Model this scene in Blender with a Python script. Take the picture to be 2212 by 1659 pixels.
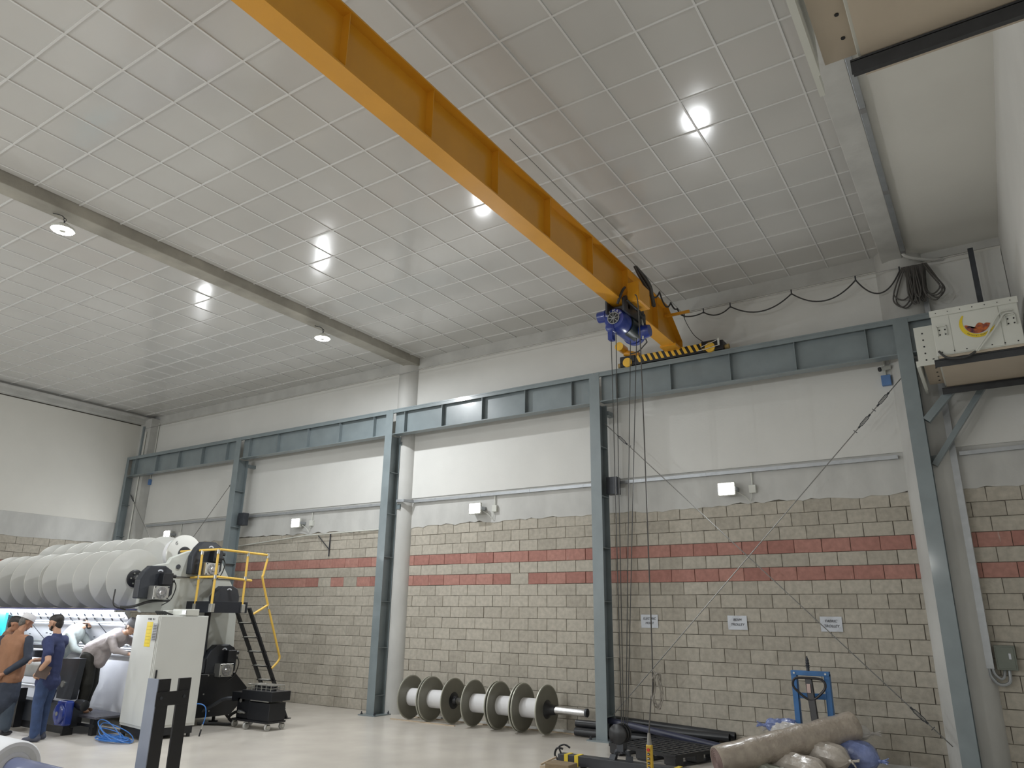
import bpy, bmesh, math, random
from mathutils import Vector, Matrix, Quaternion
random.seed(7)
SC = bpy.context.scene
for o in list(bpy.data.objects): bpy.data.objects.remove(o, do_unlink=True)
COL = SC.collection
pi = math.pi

# ------------------------------------------------------------------ camera
CR = Matrix(((0.8392861442530584, 0.5435219580302991, 0.013514777236198205),
             (-0.15491558882747766, 0.26289410502279326, -0.9523065944760124),
             (-0.5211525001408611, 0.7971640801511155, 0.3048434039203662)))
CP = Vector((10.18030372, -11.93978081, 1.84884546)); FPX = 1572.824
cam = bpy.data.cameras.new('camera'); camo = bpy.data.objects.new('camera', cam); COL.objects.link(camo)
cam.sensor_width = 36; cam.sensor_fit = 'HORIZONTAL'; cam.lens = FPX / 2212 * 36; cam.clip_start = .05
camo.matrix_world = Matrix(((CR[0][0], -CR[1][0], -CR[2][0], CP.x), (CR[0][1], -CR[1][1], -CR[2][1], CP.y),
                            (CR[0][2], -CR[1][2], -CR[2][2], CP.z), (0, 0, 0, 1)))
SC.camera = camo
def proj(p):
    c = CR @ (Vector(p) - CP)
    if c.z < .1: return None
    return (1106 + FPX * c.x / c.z, 829.5 + FPX * c.y / c.z, c.z)

# ------------------------------------------------------------------ world, lights, exposure
w = bpy.data.worlds.new('world'); SC.world = w; w.use_nodes = True
w.node_tree.nodes['Background'].inputs[0].default_value = (.8, .85, .9, 1)
w.node_tree.nodes['Background'].inputs[1].default_value = .15
SC.view_settings.view_transform = 'Standard'; SC.view_settings.look = 'None'
SC.view_settings.exposure = .1; SC.view_settings.gamma = 1; SC.view_settings.use_curve_mapping = False
def area(loc, aim, sx, sy, power, col=(1, 1, 1), shape='RECTANGLE', spread=pi):
    l = bpy.data.lights.new('lamp_light', 'AREA'); l.shape = shape; l.size = sx; l.size_y = sy
    l.energy = power; l.color = col; l.spread = spread
    o = bpy.data.objects.new('lamp_light', l); COL.objects.link(o); o.location = loc
    o.rotation_euler = Vector(aim).to_track_quat('-Z', 'Y').to_euler()
    return o
COOL = (.95, .98, 1.0); NEUT = (1, .985, .95)
BAY = [(-.2, -2.85, 7.0), (-.2, -7.75, 7.0), (-.2, -12.7, 7.0), (-.2, -17.2, 7.0)]   # high-bay lamps
for p in BAY: area((p[0], p[1], p[2] - .06), (0, 0, -1), .26, .26, 165, COOL, 'DISK')
FLOOD = [(-8.64, 3.86), (-3.53, 3.89), (1.66, 3.89), (6.68, 3.875)]
for x, z in FLOOD: area((x, -.21, z), (0, -1, -.12), .24, .17, 42, COOL)
for x in (-7.5, -2.5, 2.5): area((x, -19.6, 3.9), (0, 1, -.1), .24, .17, 120, COOL)           # same floods on the wall behind the camera
for y in (-12, -16): area((-10.4, y, 3.9), (1, 0, -.1), .24, .17, 90, COOL)  # unseen fill lamps added along the left wall
area((10.7, -15, 3.9), (-1, 0, -.1), .24, .17, 20, NEUT)  # unseen lamp on the right wall, added to lift the soffit
area((8.0, -19.6, 3.9), (0, 1, -.05), .24, .17, 60, NEUT)  # unseen lamp behind the camera, added to brighten soffit and right wall

# ------------------------------------------------------------------ helpers
def chain_matrix(o):
    m = Matrix.Identity(4)
    while o is not None:
        m = o.matrix_basis @ m; o = o.parent
    return m
def tag(o, label=None, cat=None, group=None, kind=None):
    if label: o['label'] = label
    if cat: o['category'] = cat
    if group: o['group'] = group
    if kind: o['kind'] = kind
    return o
def thing(name, label, cat, loc=(0, 0, 0), rz=0, group=None, kind=None):
    o = bpy.data.objects.new(name, None); COL.objects.link(o); o.empty_display_size = .1
    o.location = loc; o.rotation_euler = (0, 0, rz)
    return tag(o, label, cat, group, kind)
class B:
    """collects shapes (world coordinates); build() links them as ONE mesh object"""
    def __init__(s): s.v = []; s.f = []; s.m = Matrix.Identity(4)
    def at(s, loc=(0, 0, 0), rz=0, rx=0, ry=0):
        s.m = Matrix.Translation(loc) @ Matrix.Rotation(rz, 4, 'Z') @ Matrix.Rotation(ry, 4, 'Y') @ Matrix.Rotation(rx, 4, 'X'); return s
    def add(s, vs, fs):
        n = len(s.v); s.v += [s.m @ Vector(p) for p in vs]; s.f += [tuple(i + n for i in f) for f in fs]; return s
    def box(s, x0, x1, y0, y1, z0, z1):
        return s.add([(x0, y0, z0), (x1, y0, z0), (x1, y1, z0), (x0, y1, z0), (x0, y0, z1), (x1, y0, z1), (x1, y1, z1), (x0, y1, z1)],
                     [(0, 3, 2, 1), (4, 5, 6, 7), (0, 1, 5, 4), (1, 2, 6, 5), (2, 3, 7, 6), (3, 0, 4, 7)])
    def cb(s, c, sz): return s.box(c[0] - sz[0] / 2, c[0] + sz[0] / 2, c[1] - sz[1] / 2, c[1] + sz[1] / 2, c[2] - sz[2] / 2, c[2] + sz[2] / 2)
    def bar(s, p, q, wd, ht, up=(0, 0, 1)):
        p = Vector(p); q = Vector(q); d = (q - p).normalized(); u = Vector(up)
        a = d.cross(u)
        if a.length < 1e-4: a = d.cross(Vector((1, 0, 0)))
        a.normalize(); b = a.cross(d)
        vs = [o + a * i * wd / 2 + b * j * ht / 2 for o in (p, q) for i, j in ((-1, -1), (1, -1), (1, 1), (-1, 1))]
        return s.add(vs, [(0, 1, 2, 3), (7, 6, 5, 4), (0, 4, 5, 1), (1, 5, 6, 2), (2, 6, 7, 3), (3, 7, 4, 0)])
    def cyl(s, p, q, r0, r1=None, n=16, cap=True):
        r1 = r0 if r1 is None else r1
        return s.lathe(p, q, [(0, r0), (1, r1)], n, cap)
    def lathe(s, p, q, prof, n=16, cap=True):
        p = Vector(p); q = Vector(q); d = q - p; dn = d.normalized()
        a = dn.orthogonal().normalized(); b = dn.cross(a); k = len(prof)
        vs = [p + d * t + (a * math.cos(2 * pi * i / n) + b * math.sin(2 * pi * i / n)) * r for t, r in prof for i in range(n)]
        fs = [(j * n + i, j * n + (i + 1) % n, (j + 1) * n + (i + 1) % n, (j + 1) * n + i) for j in range(k - 1) for i in range(n)]
        if cap: fs += [tuple(range(n))[::-1], tuple((k - 1) * n + i for i in range(n))]
        return s.add(vs, fs)
    def tube(s, pts, r, n=8, closed=False, caps=True):
        P = [Vector(p) for p in pts]; m = len(P)
        if m < 2: return s
        rr = r if isinstance(r, (list, tuple)) else [r] * m
        T = []
        for i in range(m):
            if closed: t = P[(i + 1) % m] - P[i - 1]
            else: t = P[min(i + 1, m - 1)] - P[max(i - 1, 0)]
            T.append(t.normalized() if t.length > 1e-9 else Vector((0, 0, 1)))
        a = T[0].orthogonal().normalized(); vs = []
        for i in range(m):
            a = (a - T[i] * a.dot(T[i]));
            a = a.normalized() if a.length > 1e-6 else T[i].orthogonal().normalized()
            b = T[i].cross(a)
            vs += [P[i] + (a * math.cos(2 * pi * j / n) + b * math.sin(2 * pi * j / n)) * rr[i] for j in range(n)]
        fs = [(i * n + j, i * n + (j + 1) % n, ((i + 1) % m) * n + (j + 1) % n, ((i + 1) % m) * n + j) for i in range(m if closed else m - 1) for j in range(n)]
        if caps and not closed: fs += [tuple(range(n))[::-1], tuple((m - 1) * n + j for j in range(n))]
        return s.add(vs, fs)
    def ell(s, c, r, nu=16, nv=10):
        vs = [(c[0], c[1], c[2] - r[2])]; 
        for j in range(1, nv):
            t = -pi / 2 + pi * j / nv
            vs += [(c[0] + r[0] * math.cos(t) * math.cos(2 * pi * i / nu), c[1] + r[1] * math.cos(t) * math.sin(2 * pi * i / nu), c[2] + r[2] * math.sin(t)) for i in range(nu)]
        vs.append((c[0], c[1], c[2] + r[2])); L = len(vs) - 1
        fs = [(0, 1 + (i + 1) % nu, 1 + i) for i in range(nu)]
        fs += [(1 + j * nu + i, 1 + j * nu + (i + 1) % nu, 1 + (j + 1) * nu + (i + 1) % nu, 1 + (j + 1) * nu + i) for j in range(nv - 2) for i in range(nu)]
        fs += [(L, 1 + (nv - 2) * nu + i, 1 + (nv - 2) * nu + (i + 1) % nu) for i in range(nu)]
        return s.add(vs, fs)
    def prism(s, poly, axis, a0, a1):
        """poly: 2-D points; extruded along axis 'x' (pts are y,z), 'y' (x,z) or 'z' (x,y)"""
        def P(p, a): return (a, p[0], p[1]) if axis == 'x' else (p[0], a, p[1]) if axis == 'y' else (p[0], p[1], a)
        n = len(poly); vs = [P(p, a0) for p in poly] + [P(p, a1) for p in poly]
        fs = [tuple(range(n)), tuple(range(2 * n - 1, n - 1, -1))] + [(i, i + n, (i + 1) % n + n, (i + 1) % n) for i in range(n)]
        return s.add(vs, fs)
    def build(s, name, mat, parent=None, origin=None, smooth=False, bevel=0, seg=2, fix=True):
        me = bpy.data.meshes.new(name)
        if parent is not None: inv = chain_matrix(parent).inverted()
        elif origin is not None: inv = Matrix.Translation(-Vector(origin))
        else: inv = Matrix.Identity(4)
        me.from_pydata([inv @ v for v in s.v], [], s.f)
        if fix:
            bm = bmesh.new(); bm.from_mesh(me); bmesh.ops.recalc_face_normals(bm, faces=bm.faces); bm.to_mesh(me); bm.free()
        me.materials.append(mat)
        o = bpy.data.objects.new(name, me); COL.objects.link(o)
        if parent is not None: o.parent = parent
        elif origin is not None: o.location = origin
        if smooth:
            me.polygons.foreach_set('use_smooth', [True] * len(me.polygons)); me.set_sharp_from_angle(angle=math.radians(40))
        if bevel:
            b = o.modifiers.new('bevel', 'BEVEL'); b.width = bevel; b.segments = seg; b.limit_method = 'ANGLE'; b.angle_limit = math.radians(50)
        return o
def dup(o, parent=None):
    c = o.copy(); COL.objects.link(c); c.parent = parent
    for ch in list(o.children): dup(ch, c)
    return c
def catenary(p, q, sag, n=12):
    p = Vector(p); q = Vector(q)
    return [p.lerp(q, i / n) - Vector((0, 0, sag * 4 * (i / n) * (1 - i / n))) for i in range(n + 1)]
def smoothpath(pts, n=6):
    P = [Vector(p) for p in pts]; out = []
    for i in range(len(P) - 1):
        a = P[max(i - 1, 0)]; b = P[i]; c = P[i + 1]; d = P[min(i + 2, len(P) - 1)]
        for k in range(n):
            t = k / n; out.append(.5 * ((2 * b) + (c - a) * t + (2 * a - 5 * b + 4 * c - d) * t * t + (3 * b - a - 3 * c + d) * t ** 3))
    return out + [P[-1]]
def textobj(name, s, size, mat, loc, rot, parent, ext=.0006, align='CENTER', italic=0):
    cu = bpy.data.curves.new(name, 'FONT'); cu.body = s; cu.size = size; cu.extrude = ext; cu.align_x = align; cu.align_y = 'CENTER'; cu.shear = italic
    t = bpy.data.objects.new(name, cu); COL.objects.link(t)
    dg = bpy.context.evaluated_depsgraph_get(); me = bpy.data.meshes.new_from_object(t.evaluated_get(dg)); bpy.data.objects.remove(t, do_unlink=True)
    M = Matrix.Translation(loc) @ rot.to_4x4()
    me.transform(chain_matrix(parent).inverted() @ M if parent else M); me.materials.clear(); me.materials.append(mat)
    o = bpy.data.objects.new(name, me); COL.objects.link(o); o.parent = parent
    return o

# ------------------------------------------------------------------ materials
MATS = {}
def mat(name, col, rough=.5, metal=0, var=.08, scale=6, bump=0, bscale=40, col2=None, stretch=(1, 1, 1), coat=0, emis=0, spec=.5, coatr=.1):
    if name in MATS: return MATS[name]
    m = bpy.data.materials.new(name); m.use_nodes = True; nt = m.node_tree; N = nt.nodes; L = nt.links
    b = N['Principled BSDF']; b.inputs['Roughness'].default_value = rough; b.inputs['Metallic'].default_value = metal
    b.inputs['Specular IOR Level'].default_value = spec
    if coat: b.inputs['Coat Weight'].default_value = coat; b.inputs['Coat Roughness'].default_value = coatr
    tc = N.new('ShaderNodeNewGeometry'); mp = N.new('ShaderNodeMapping'); mp.inputs['Scale'].default_value = stretch
    L.new(tc.outputs['Position'], mp.inputs[0])
    nz = N.new('ShaderNodeTexNoise'); nz.inputs['Scale'].default_value = scale; nz.inputs['Detail'].default_value = 5; L.new(mp.outputs[0], nz.inputs['Vector'])
    rp = N.new('ShaderNodeValToRGB'); c = Vector(col[:3]); c2 = Vector(col2[:3]) if col2 else None
    lo = c * (1 - var); hi = c * (1 + var)
    if c2: lo = c2
    rp.color_ramp.elements[0].position = .3; rp.color_ramp.elements[1].position = .7
    rp.color_ramp.elements[0].color = (*lo, 1); rp.color_ramp.elements[1].color = (*[min(1, t) for t in (hi if not c2 else c)], 1)
    L.new(nz.outputs['Fac'], rp.inputs[0]); L.new(rp.outputs[0], b.inputs['Base Color'])
    if bump:
        n2 = N.new('ShaderNodeTexNoise'); n2.inputs['Scale'].default_value = bscale; n2.inputs['Detail'].default_value = 6; L.new(mp.outputs[0], n2.inputs['Vector'])
        bp = N.new('ShaderNodeBump'); bp.inputs['Strength'].default_value = bump; bp.inputs['Distance'].default_value = .01
        L.new(n2.outputs['Fac'], bp.inputs['Height']); L.new(bp.outputs[0], b.inputs['Normal'])
    if emis: b.inputs['Emission Color'].default_value = (*col[:3], 1); b.inputs['Emission Strength'].default_value = emis
    MATS[name] = m; return m
def tint_mat(name, ca, cb_, rough, bump, bscale, streak):
    """colour runs from ca to cb_ with the mesh attribute 'tint' (one value per piece), plus efflorescence streaks"""
    m = mat(name, ca, rough, 0, .1, 9, bump, bscale); nt = m.node_tree; N = nt.nodes; L = nt.links; b = N['Principled BSDF']
    at = N.new('ShaderNodeAttribute'); at.attribute_name = 'tint'; at.attribute_type = 'GEOMETRY'
    mx = N.new('ShaderNodeMix'); mx.data_type = 'RGBA'; mx.inputs['A'].default_value = (*ca, 1); mx.inputs['B'].default_value = (*cb_, 1)
    L.new(at.outputs['Fac'], mx.inputs['Factor'])
    old = b.inputs['Base Color'].links[0].from_socket
    mu = N.new('ShaderNodeMix'); mu.data_type = 'RGBA'; mu.blend_type = 'MULTIPLY'; mu.inputs['Factor'].default_value = .0
    geo = N.new('ShaderNodeNewGeometry')
    nz = N.new('ShaderNodeTexNoise'); nz.inputs['Scale'].default_value = 14; nz.inputs['Detail'].default_value = 6; L.new(geo.outputs['Position'], nz.inputs['Vector'])
    r1 = N.new('ShaderNodeMapRange'); r1.inputs[1].default_value = .3; r1.inputs[2].default_value = .7; r1.inputs[3].default_value = .86; r1.inputs[4].default_value = 1.12; L.new(nz.outputs['Fac'], r1.inputs[0])
    v = N.new('ShaderNodeVectorMath'); v.operation = 'SCALE'; L.new(mx.outputs['Result'], v.inputs[0]); L.new(r1.outputs[0], v.inputs['Scale'])
    mp = N.new('ShaderNodeMapping'); mp.inputs['Scale'].default_value = (22, 22, 2.2); L.new(geo.outputs['Position'], mp.inputs[0])
    n3 = N.new('ShaderNodeTexNoise'); n3.inputs['Scale'].default_value = 1; n3.inputs['Detail'].default_value = 3; L.new(mp.outputs[0], n3.inputs['Vector'])
    r3 = N.new('ShaderNodeMapRange'); r3.inputs[1].default_value = .68; r3.inputs[2].default_value = .76; r3.inputs[3].default_value = 0; r3.inputs[4].default_value = streak; L.new(n3.outputs['Fac'], r3.inputs[0])
    m3 = N.new('ShaderNodeMix'); m3.data_type = 'RGBA'; m3.inputs['B'].default_value = (.55, .52, .46, 1); L.new(r3.outputs[0], m3.inputs['Factor']); L.new(v.outputs[0], m3.inputs['A'])
    L.new(m3.outputs['Result'], b.inputs['Base Color'])
    return m
plaster = mat('white_plaster', (.69, .69, .665), .8, 0, .03, 1.3, .12, 30)
plaster_c = mat('cream_plaster', (.70, .69, .645), .8, 0, .03, 1.1, .1, 30)
concrete = mat('grey_concrete', (.50, .50, .48), .75, 0, .12, 2.2, .25, 26)
concrete_l = mat('painted_concrete', (.54, .54, .52), .7, 0, .1, 2.5, .25, 20, stretch=(1, 1, .5))
mortar = mat('mortar', (.16, .145, .12), .95, 0, .2, 20, .3, 60)
block_m = tint_mat('concrete_block', (.475, .44, .375), (.38, .35, .295), .85, .35, 70, .55)
red_m = tint_mat('red_concrete_block', (.45, .235, .195), (.37, .175, .145), .85, .35, 70, .6)
steel = mat('blue_grey_painted_steel', (.21, .25, .265), .33, 0, .09, 3, .04, 12, coat=.2)
steel_g = mat('galvanised_steel', (.42, .44, .46), .42, .6, .08, 8)
dark_steel = mat('dark_steel', (.05, .055, .065), .45, .3, .2, 8)
black = mat('black_powder_coat', (.012, .013, .016), .42, 0, .2, 10)
rubber = mat('black_rubber', (.02, .02, .02), .7, 0, .2, 10)
yellow = mat('crane_yellow', (.74, .345, .022), .34, 0, .06, 2, .03, 8, coat=.25)
rail_y = mat('railing_yellow', (.80, .52, .10), .4, 0, .05, 4)
hazard_y = mat('hazard_yellow', (.85, .52, .06), .5, 0, .1, 9)
blue_m = mat('hoist_blue', (.012, .035, .24), .28, 0, .15, 6, coat=.5)
blue_p = mat('truck_blue', (.045, .17, .42), .45, 0, .15, 6)
white_p = mat('white_sheet_metal', (.63, .64, .59), .42, 0, .03, 2)
cabinet_p = mat('cabinet_light_grey', (.60, .61, .58), .45, 0, .02, 2)
machine_p = mat('machine_pale_grey', (.56, .58, .54), .4, 0, .03, 2)
tile_m = mat('ceiling_tile', (.585, .58, .56), .13, 0, .04, .7, .035, 7, spec=.6)
tbar = mat('white_ceiling_grid', (.70, .70, .69), .4, 0, .02, 2)
chrome = mat('worn_chrome', (.55, .55, .55), .25, 1, .1, 12)
alu = mat('brushed_aluminium', (.52, .52, .49), .32, .85, .05, 3)
emit_w = mat('lit_led_panel', (.97, .99, 1), .5, emis=30)
emit_s = mat('lit_led_strip', (.85, .9, 1), .5, emis=9)
wire_m = mat('steel_wire', (.30, .30, .29), .4, .7, .1, 20)
rope_m = mat('rope_steel', (.07, .07, .068), .5, .3, .1, 20)
dwire = mat('dark_cable', (.035, .035, .035), .6, 0, .1, 20)
paper = mat('white_paper', (.62, .65, .70), .6, 0, .02, 4)
ink = mat('black_print', (.05, .05, .06), .7, 0, .05, 5)
# ------------------------------------------------------------------ the room
XL, XR, YF, ZC, HC, BL = -10.65, 10.94, -20.0, 7.4, .203, .4
def floor_mat():
    m = mat('polished_concrete_floor', (.63, .59, .53), .27, 0, .1, 1.2, .02, 4, col2=(.53, .495, .445), spec=.5)
    return m
o = B().box(XL - .3, XR + .3, YF - .3, .3, -.12, 0).build('floor', floor_mat()); tag(o, kind='structure')
wb = B().box(XL - .3, XR + .3, .02, .25, 0, ZC + .4).build('wall_back', mortar); tag(wb, kind='structure')
def wavy(x0, x1, zb, zt, y0, y1, amp, name, m, parent, step=.12, axis='x'):
    n = max(2, int(abs(x1 - x0) / step)); b = B(); r = random.Random(int((x0 + 20) * 10)); z = 0
    vs = []; 
    for i in range(n + 1):
        z = z * .6 + r.uniform(-amp, amp); x = x0 + (x1 - x0) * i / n
        for y, zz in ((y0, zb + z), (y0, zt), (y1, zb + z)): vs.append((x, y, zz) if axis == 'x' else (y, x, zz))
    fs = []
    for i in range(n): a = 3 * i; fs += [(a, a + 3, a + 4, a + 1), (a, a + 2, a + 5, a + 3)]
    b.add(vs, fs); return b.build(name, m, parent, fix=False)
segs = [(XL, XR)]
lin = wavy(XL, XR, 3.64, 4.24, -.012, .02, .028, 'lintel_band', concrete_l, wb)
for x0, x1 in ((XL, -10.1), (-10.1, -.6), (-.17, 9.33), (9.88, XR)):
    c = plaster if x0 != XL else concrete
    B().box(x0 + .005, x1 - .005, -.035 if x0 != XL else -.02, .02, 4.235, 7.12).build('plaster_panel', c, wb, bevel=.006)
B().box(XL, XR, -.05, .02, 7.16, 7.6).build('concrete_ring_beam', concrete, wb)
B().box(XL, XR, -.025, .02, 7.10, 7.17).build('plaster_strip', plaster_c, wb)

def brick_mesh(name, L, H, m, tint, seed, D=.03):
    r = random.Random(seed); j = .0032; c = .005; l = L / 2 - j; h = H / 2 - j
    q = lambda: r.uniform(-.0018, .0018)
    back = [(-l, 0.0), (l, 0.0)]
    V = [(-l + q(), D, -h + q()), (l + q(), D, -h + q()), (l + q(), D, h + q()), (-l + q(), D, h + q())]
    V += [(x, c, z) for x, _, z in V]
    V += [(x * (1 - c / l), 0 + q() * .6, z * (1 - c / h)) for x, _, z in V[4:8]]
    F = []
    for a in (0, 4): F += [(a + i, a + (i + 1) % 4, a + 4 + (i + 1) % 4, a + 4 + i) for i in range(4)]
    F.append((8, 9, 10, 11))
    me = bpy.data.meshes.new(name); me.from_pydata(V, [], F); me.materials.append(m)
    at = me.attributes.new('tint', 'FLOAT', 'POINT'); at.data.foreach_set('value', [tint] * len(V))
    return me
VAR = {}
def brick_var(L, red, k):
    key = (round(L, 3), red, k)
    if key not in VAR: VAR[key] = brick_mesh('brick', L, HC, red_m if red else block_m, random.random(), hash(key) % 9999)
    return VAR[key]
def join_stuff(name, items, m_by, parent):
    V = []; F = []; T = []; MI = []; mats = []
    for me, M in items:
        n = len(V); V += [M @ v.co for v in me.vertices]; F += [tuple(i + n for i in p.vertices) for p in me.polygons]
        a = me.attributes.get('tint'); T += [d.value for d in a.data] if a else [0] * len(me.vertices)
        mt = me.materials[0]
        if mt not in mats: mats.append(mt)
        MI += [mats.index(mt)] * len(me.polygons)
    me = bpy.data.meshes.new(name); me.from_pydata(V, [], F)
    for mt in mats: me.materials.append(mt)
    me.polygons.foreach_set('material_index', MI)
    at = me.attributes.new('tint', 'FLOAT', 'POINT'); at.data.foreach_set('value', T)
    o = bpy.data.objects.new(name, me); COL.objects.link(o); o.parent = parent; tag(o, kind='stuff'); return o
def lay(parent, x0, x1, frame, limit, name, inv):
    """frame(s, z) -> matrix of a brick centred at s along the wall, z up"""
    items = []
    for s0, s1 in (x0 if isinstance(x0, list) else [(x0, x1)]):
        for k in range(18):
            ph = 0 if k % 2 == 0 else .2; z = (k + .5) * HC
            i0 = math.floor((s0 - ph) / BL); 
            for i in range(i0, math.ceil((s1 - ph) / BL) + 1):
                a = max(ph + i * BL, s0); b = min(ph + (i + 1) * BL, s1)
                if b - a < .05: continue
                L = round((b - a) / .02) * .02
                if abs(L - BL) < .03: L = BL
                red = k in (12, 14); rr = random.Random(i * 37 + k * 101)
                if red and rr.random() < .04: red = False
                me = brick_var(L, red, rr.randrange(14) if L == BL else 0)
                M = frame((a + b) / 2, z, rr)
                p = proj(M @ Vector((0, 0, 0))); size = 0
                if p and -40 < p[0] < 2252 and -40 < p[1] < 1700: size = L / p[2] ** 2 * abs((CP - M.translation).normalized().dot(inv))
                items.append((size, me, M))
    items.sort(key=lambda t: -t[0])
    for sz, me, M in items[:limit]:
        if sz <= 0: break
        o = bpy.data.objects.new('brick', me); COL.objects.link(o); o.parent = parent; o.matrix_basis = M
    rest = [(me, M) for j, (sz, me, M) in enumerate(items) if j >= limit or sz <= 0]
    if rest: join_stuff(name, rest, None, parent)
fb = lambda s, z, r: Matrix.Translation((s, r.uniform(-.0025, .0025), z)) @ Matrix.Rotation(r.uniform(-.004, .004), 4, 'Y') @ Matrix.Rotation(r.uniform(-.006, .006), 4, 'Z')
lay(wb, [(XL, -.62), (-.16, 9.29), (9.92, XR)], None, fb, 300, 'far_bricks', Vector((0, 1, 0)))
# left wall
wl = B().box(XL - .3, XL - .02, YF, .02, 0, ZC + .4).build('wall_left', mortar); tag(wl, kind='structure')
B().box(XL - .02, XL + .03, YF, 0, 4.24, 7.12).build('plaster_panel', plaster_c, wl)
wavy(YF, 0, 3.64, 4.26, XL + .012, XL - .02, .02, 'lintel_band', concrete_l, wl, .3, 'y')
fl = lambda s, z, r: Matrix.Translation((XL + r.uniform(-.002, .002), s, z)) @ Matrix.Rotation(pi / 2, 4, 'Z')
lay(wl, YF, 0, fl, 300, 'far_bricks', Vector((1, 0, 0)))
wr = B().box(XR, XR + .25, YF, .02, 0, ZC + .4).build('wall_right', plaster); tag(wr, kind='structure')
wf = B().box(XL - .3, XR + .3, YF - .25, YF, 0, ZC + .4).build('wall_front', plaster); tag(wf, kind='structure')

# ceiling: slab, grid, tiles
cl = B().box(XL - .3, XR + .3, YF - .3, .3, ZC + .12, ZC + .3).build('ceiling', concrete); tag(cl, kind='structure')
B().box(9.74, XR, YF, 0, 7.285, ZC + .13).build('plaster_soffit', plaster_c, cl)
TP = .6055
gx = []; x = 9.205
xs_r = []
while x > -.12: xs_r.append(x); x -= TP * 1.008
xs_l = []; x = -1.27
while x > XL + .05: xs_l.append(x); x -= TP * 1.01
ys = []; y = -.38
while y > YF + .2: ys.append(y); y -= TP
bays = [(-.1, 9.39, sorted(xs_r)), (XL, -.62, sorted(xs_l))]
g = B()
for a, b_, xs in bays:
    for x in xs: g.box(x - .0105, x + .0105, YF, -.02, ZC - .006, ZC + .03)
    for y in ys: g.box(a, b_, y - .0105, y + .0105, ZC - .005, ZC + .03)
g.build('ceiling_grid', tbar, cl)
e = B(); e.box(XL, 9.39, -.045, -.015, ZC - .03, ZC)
e.build('edge_trim', concrete_l, cl)
def tile_mesh(sx, sy, seed):
    r = random.Random(seed); n = 4; V = []; F = []; sag = r.uniform(-.0022, .0042); tw = [r.uniform(-.0016, .0016) for _ in range(4)]
    for j in range(n + 1):
        for i in range(n + 1):
            u = i / n; v = j / n
            z = -sag * 16 * u * (1 - u) * v * (1 - v) + (tw[0] * (1 - u) * (1 - v) + tw[1] * u * (1 - v) + tw[2] * u * v + tw[3] * (1 - u) * v)
            V.append(((u - .5) * sx, (v - .5) * sy, z))
    F = [(j * (n + 1) + i, (j + 1) * (n + 1) + i, (j + 1) * (n + 1) + i + 1, j * (n + 1) + i + 1) for j in range(n) for i in range(n)]
    me = bpy.data.meshes.new('tile'); me.from_pydata(V, [], F); me.materials.append(tile_m)
    me.polygons.foreach_set('use_smooth', [True] * len(me.polygons)); return me
TV = {}; items = []
for a, b_, xs in bays:
    X = [a] + xs + [b_]; Y = sorted(ys + [0, YF])
    for i in range(len(X) - 1):
        for j in range(len(Y) - 1):
            sx = round(X[i + 1] - X[i] - .019, 3); sy = round(Y[j + 1] - Y[j] - .019, 3)
            if sx < .03 or sy < .03: continue
            k = (sx, sy, random.randrange(12))
            if k not in TV: TV[k] = tile_mesh(sx, sy, hash(k) % 9999)
            r = random.random()
            M = Matrix.Translation(((X[i] + X[i + 1]) / 2, (Y[j] + Y[j + 1]) / 2, ZC + .004 + random.uniform(0, .003))) @ Matrix.Rotation(random.gauss(0, .0022), 4, 'X') @ Matrix.Rotation(random.gauss(0, .0022), 4, 'Y')
            p = proj(M.translation); size = 0
            if p and -60 < p[0] < 2272 and -60 < p[1] < 1700: size = sx * sy / p[2] ** 3
            items.append((size, TV[k], M))
items.sort(key=lambda t: -t[0])
for sz, me, M in items[:300]:
    o = bpy.data.objects.new('ceiling_tile', me); COL.objects.link(o); o.parent = cl; o.matrix_basis = M
o = join_stuff('far_ceiling_tiles', [(me, M) for _, me, M in items[300:]], None, cl)
o.data.polygons.foreach_set('use_smooth', [True] * len(o.data.polygons))
# ceiling beams
for n, (x0, x1, z0, m) in enumerate(((-.42, -.1, 7.235, mat('shaded_stained_concrete', (.36, .345, .30), .8, 0, .2, 2, .25, 20)), (9.39, 9.68, 7.2, concrete_l), (XL, XL + .22, 7.15, concrete))):  # first beam: shade of its side painted into the dark colour, besides stains
    o = B().box(x0, x1, YF, -.05, z0, ZC + .12).build('trim_%d' % (n + 1), m, bevel=.01); tag(o, kind='structure')
    if n == 0:
        B().box(-.62, x0, YF, -.02, ZC - .012, ZC + .05).build('edge_strip', concrete_l, o)
o = B().box(XL + .22, XL + .34, YF, -.05, 7.27, 7.34).build('trim_4', concrete_l); tag(o, kind='structure')
# round concrete columns
def round_col(x, y, r, label):
    t = B().lathe((x, y, 0), (x, y, 7.42), [(0, r), (1, r)], 40).build('concrete_column', concrete_l, origin=(x, y, 0), smooth=True)
    tag(t, label, 'column')
round_col(-.39, .03, .275, 'round grey concrete column behind the steel post left of the roller beams')
round_col(9.6, .12, .365, 'thick round concrete column behind the rightmost steel post')
o = B().box(XL, XL + .55, -.3, 0, 0, 7.3).build('concrete_column', concrete, origin=(XL + .27, -.15, 0)); tag(o, 'square grey concrete column in the far left corner', 'column')
# skirting stone along the wall foot right of col 2
o = B().box(-.1, 9.2, -.06, .02, 0, .03).build('baseboard_back', concrete_l); tag(o, kind='structure')
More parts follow.
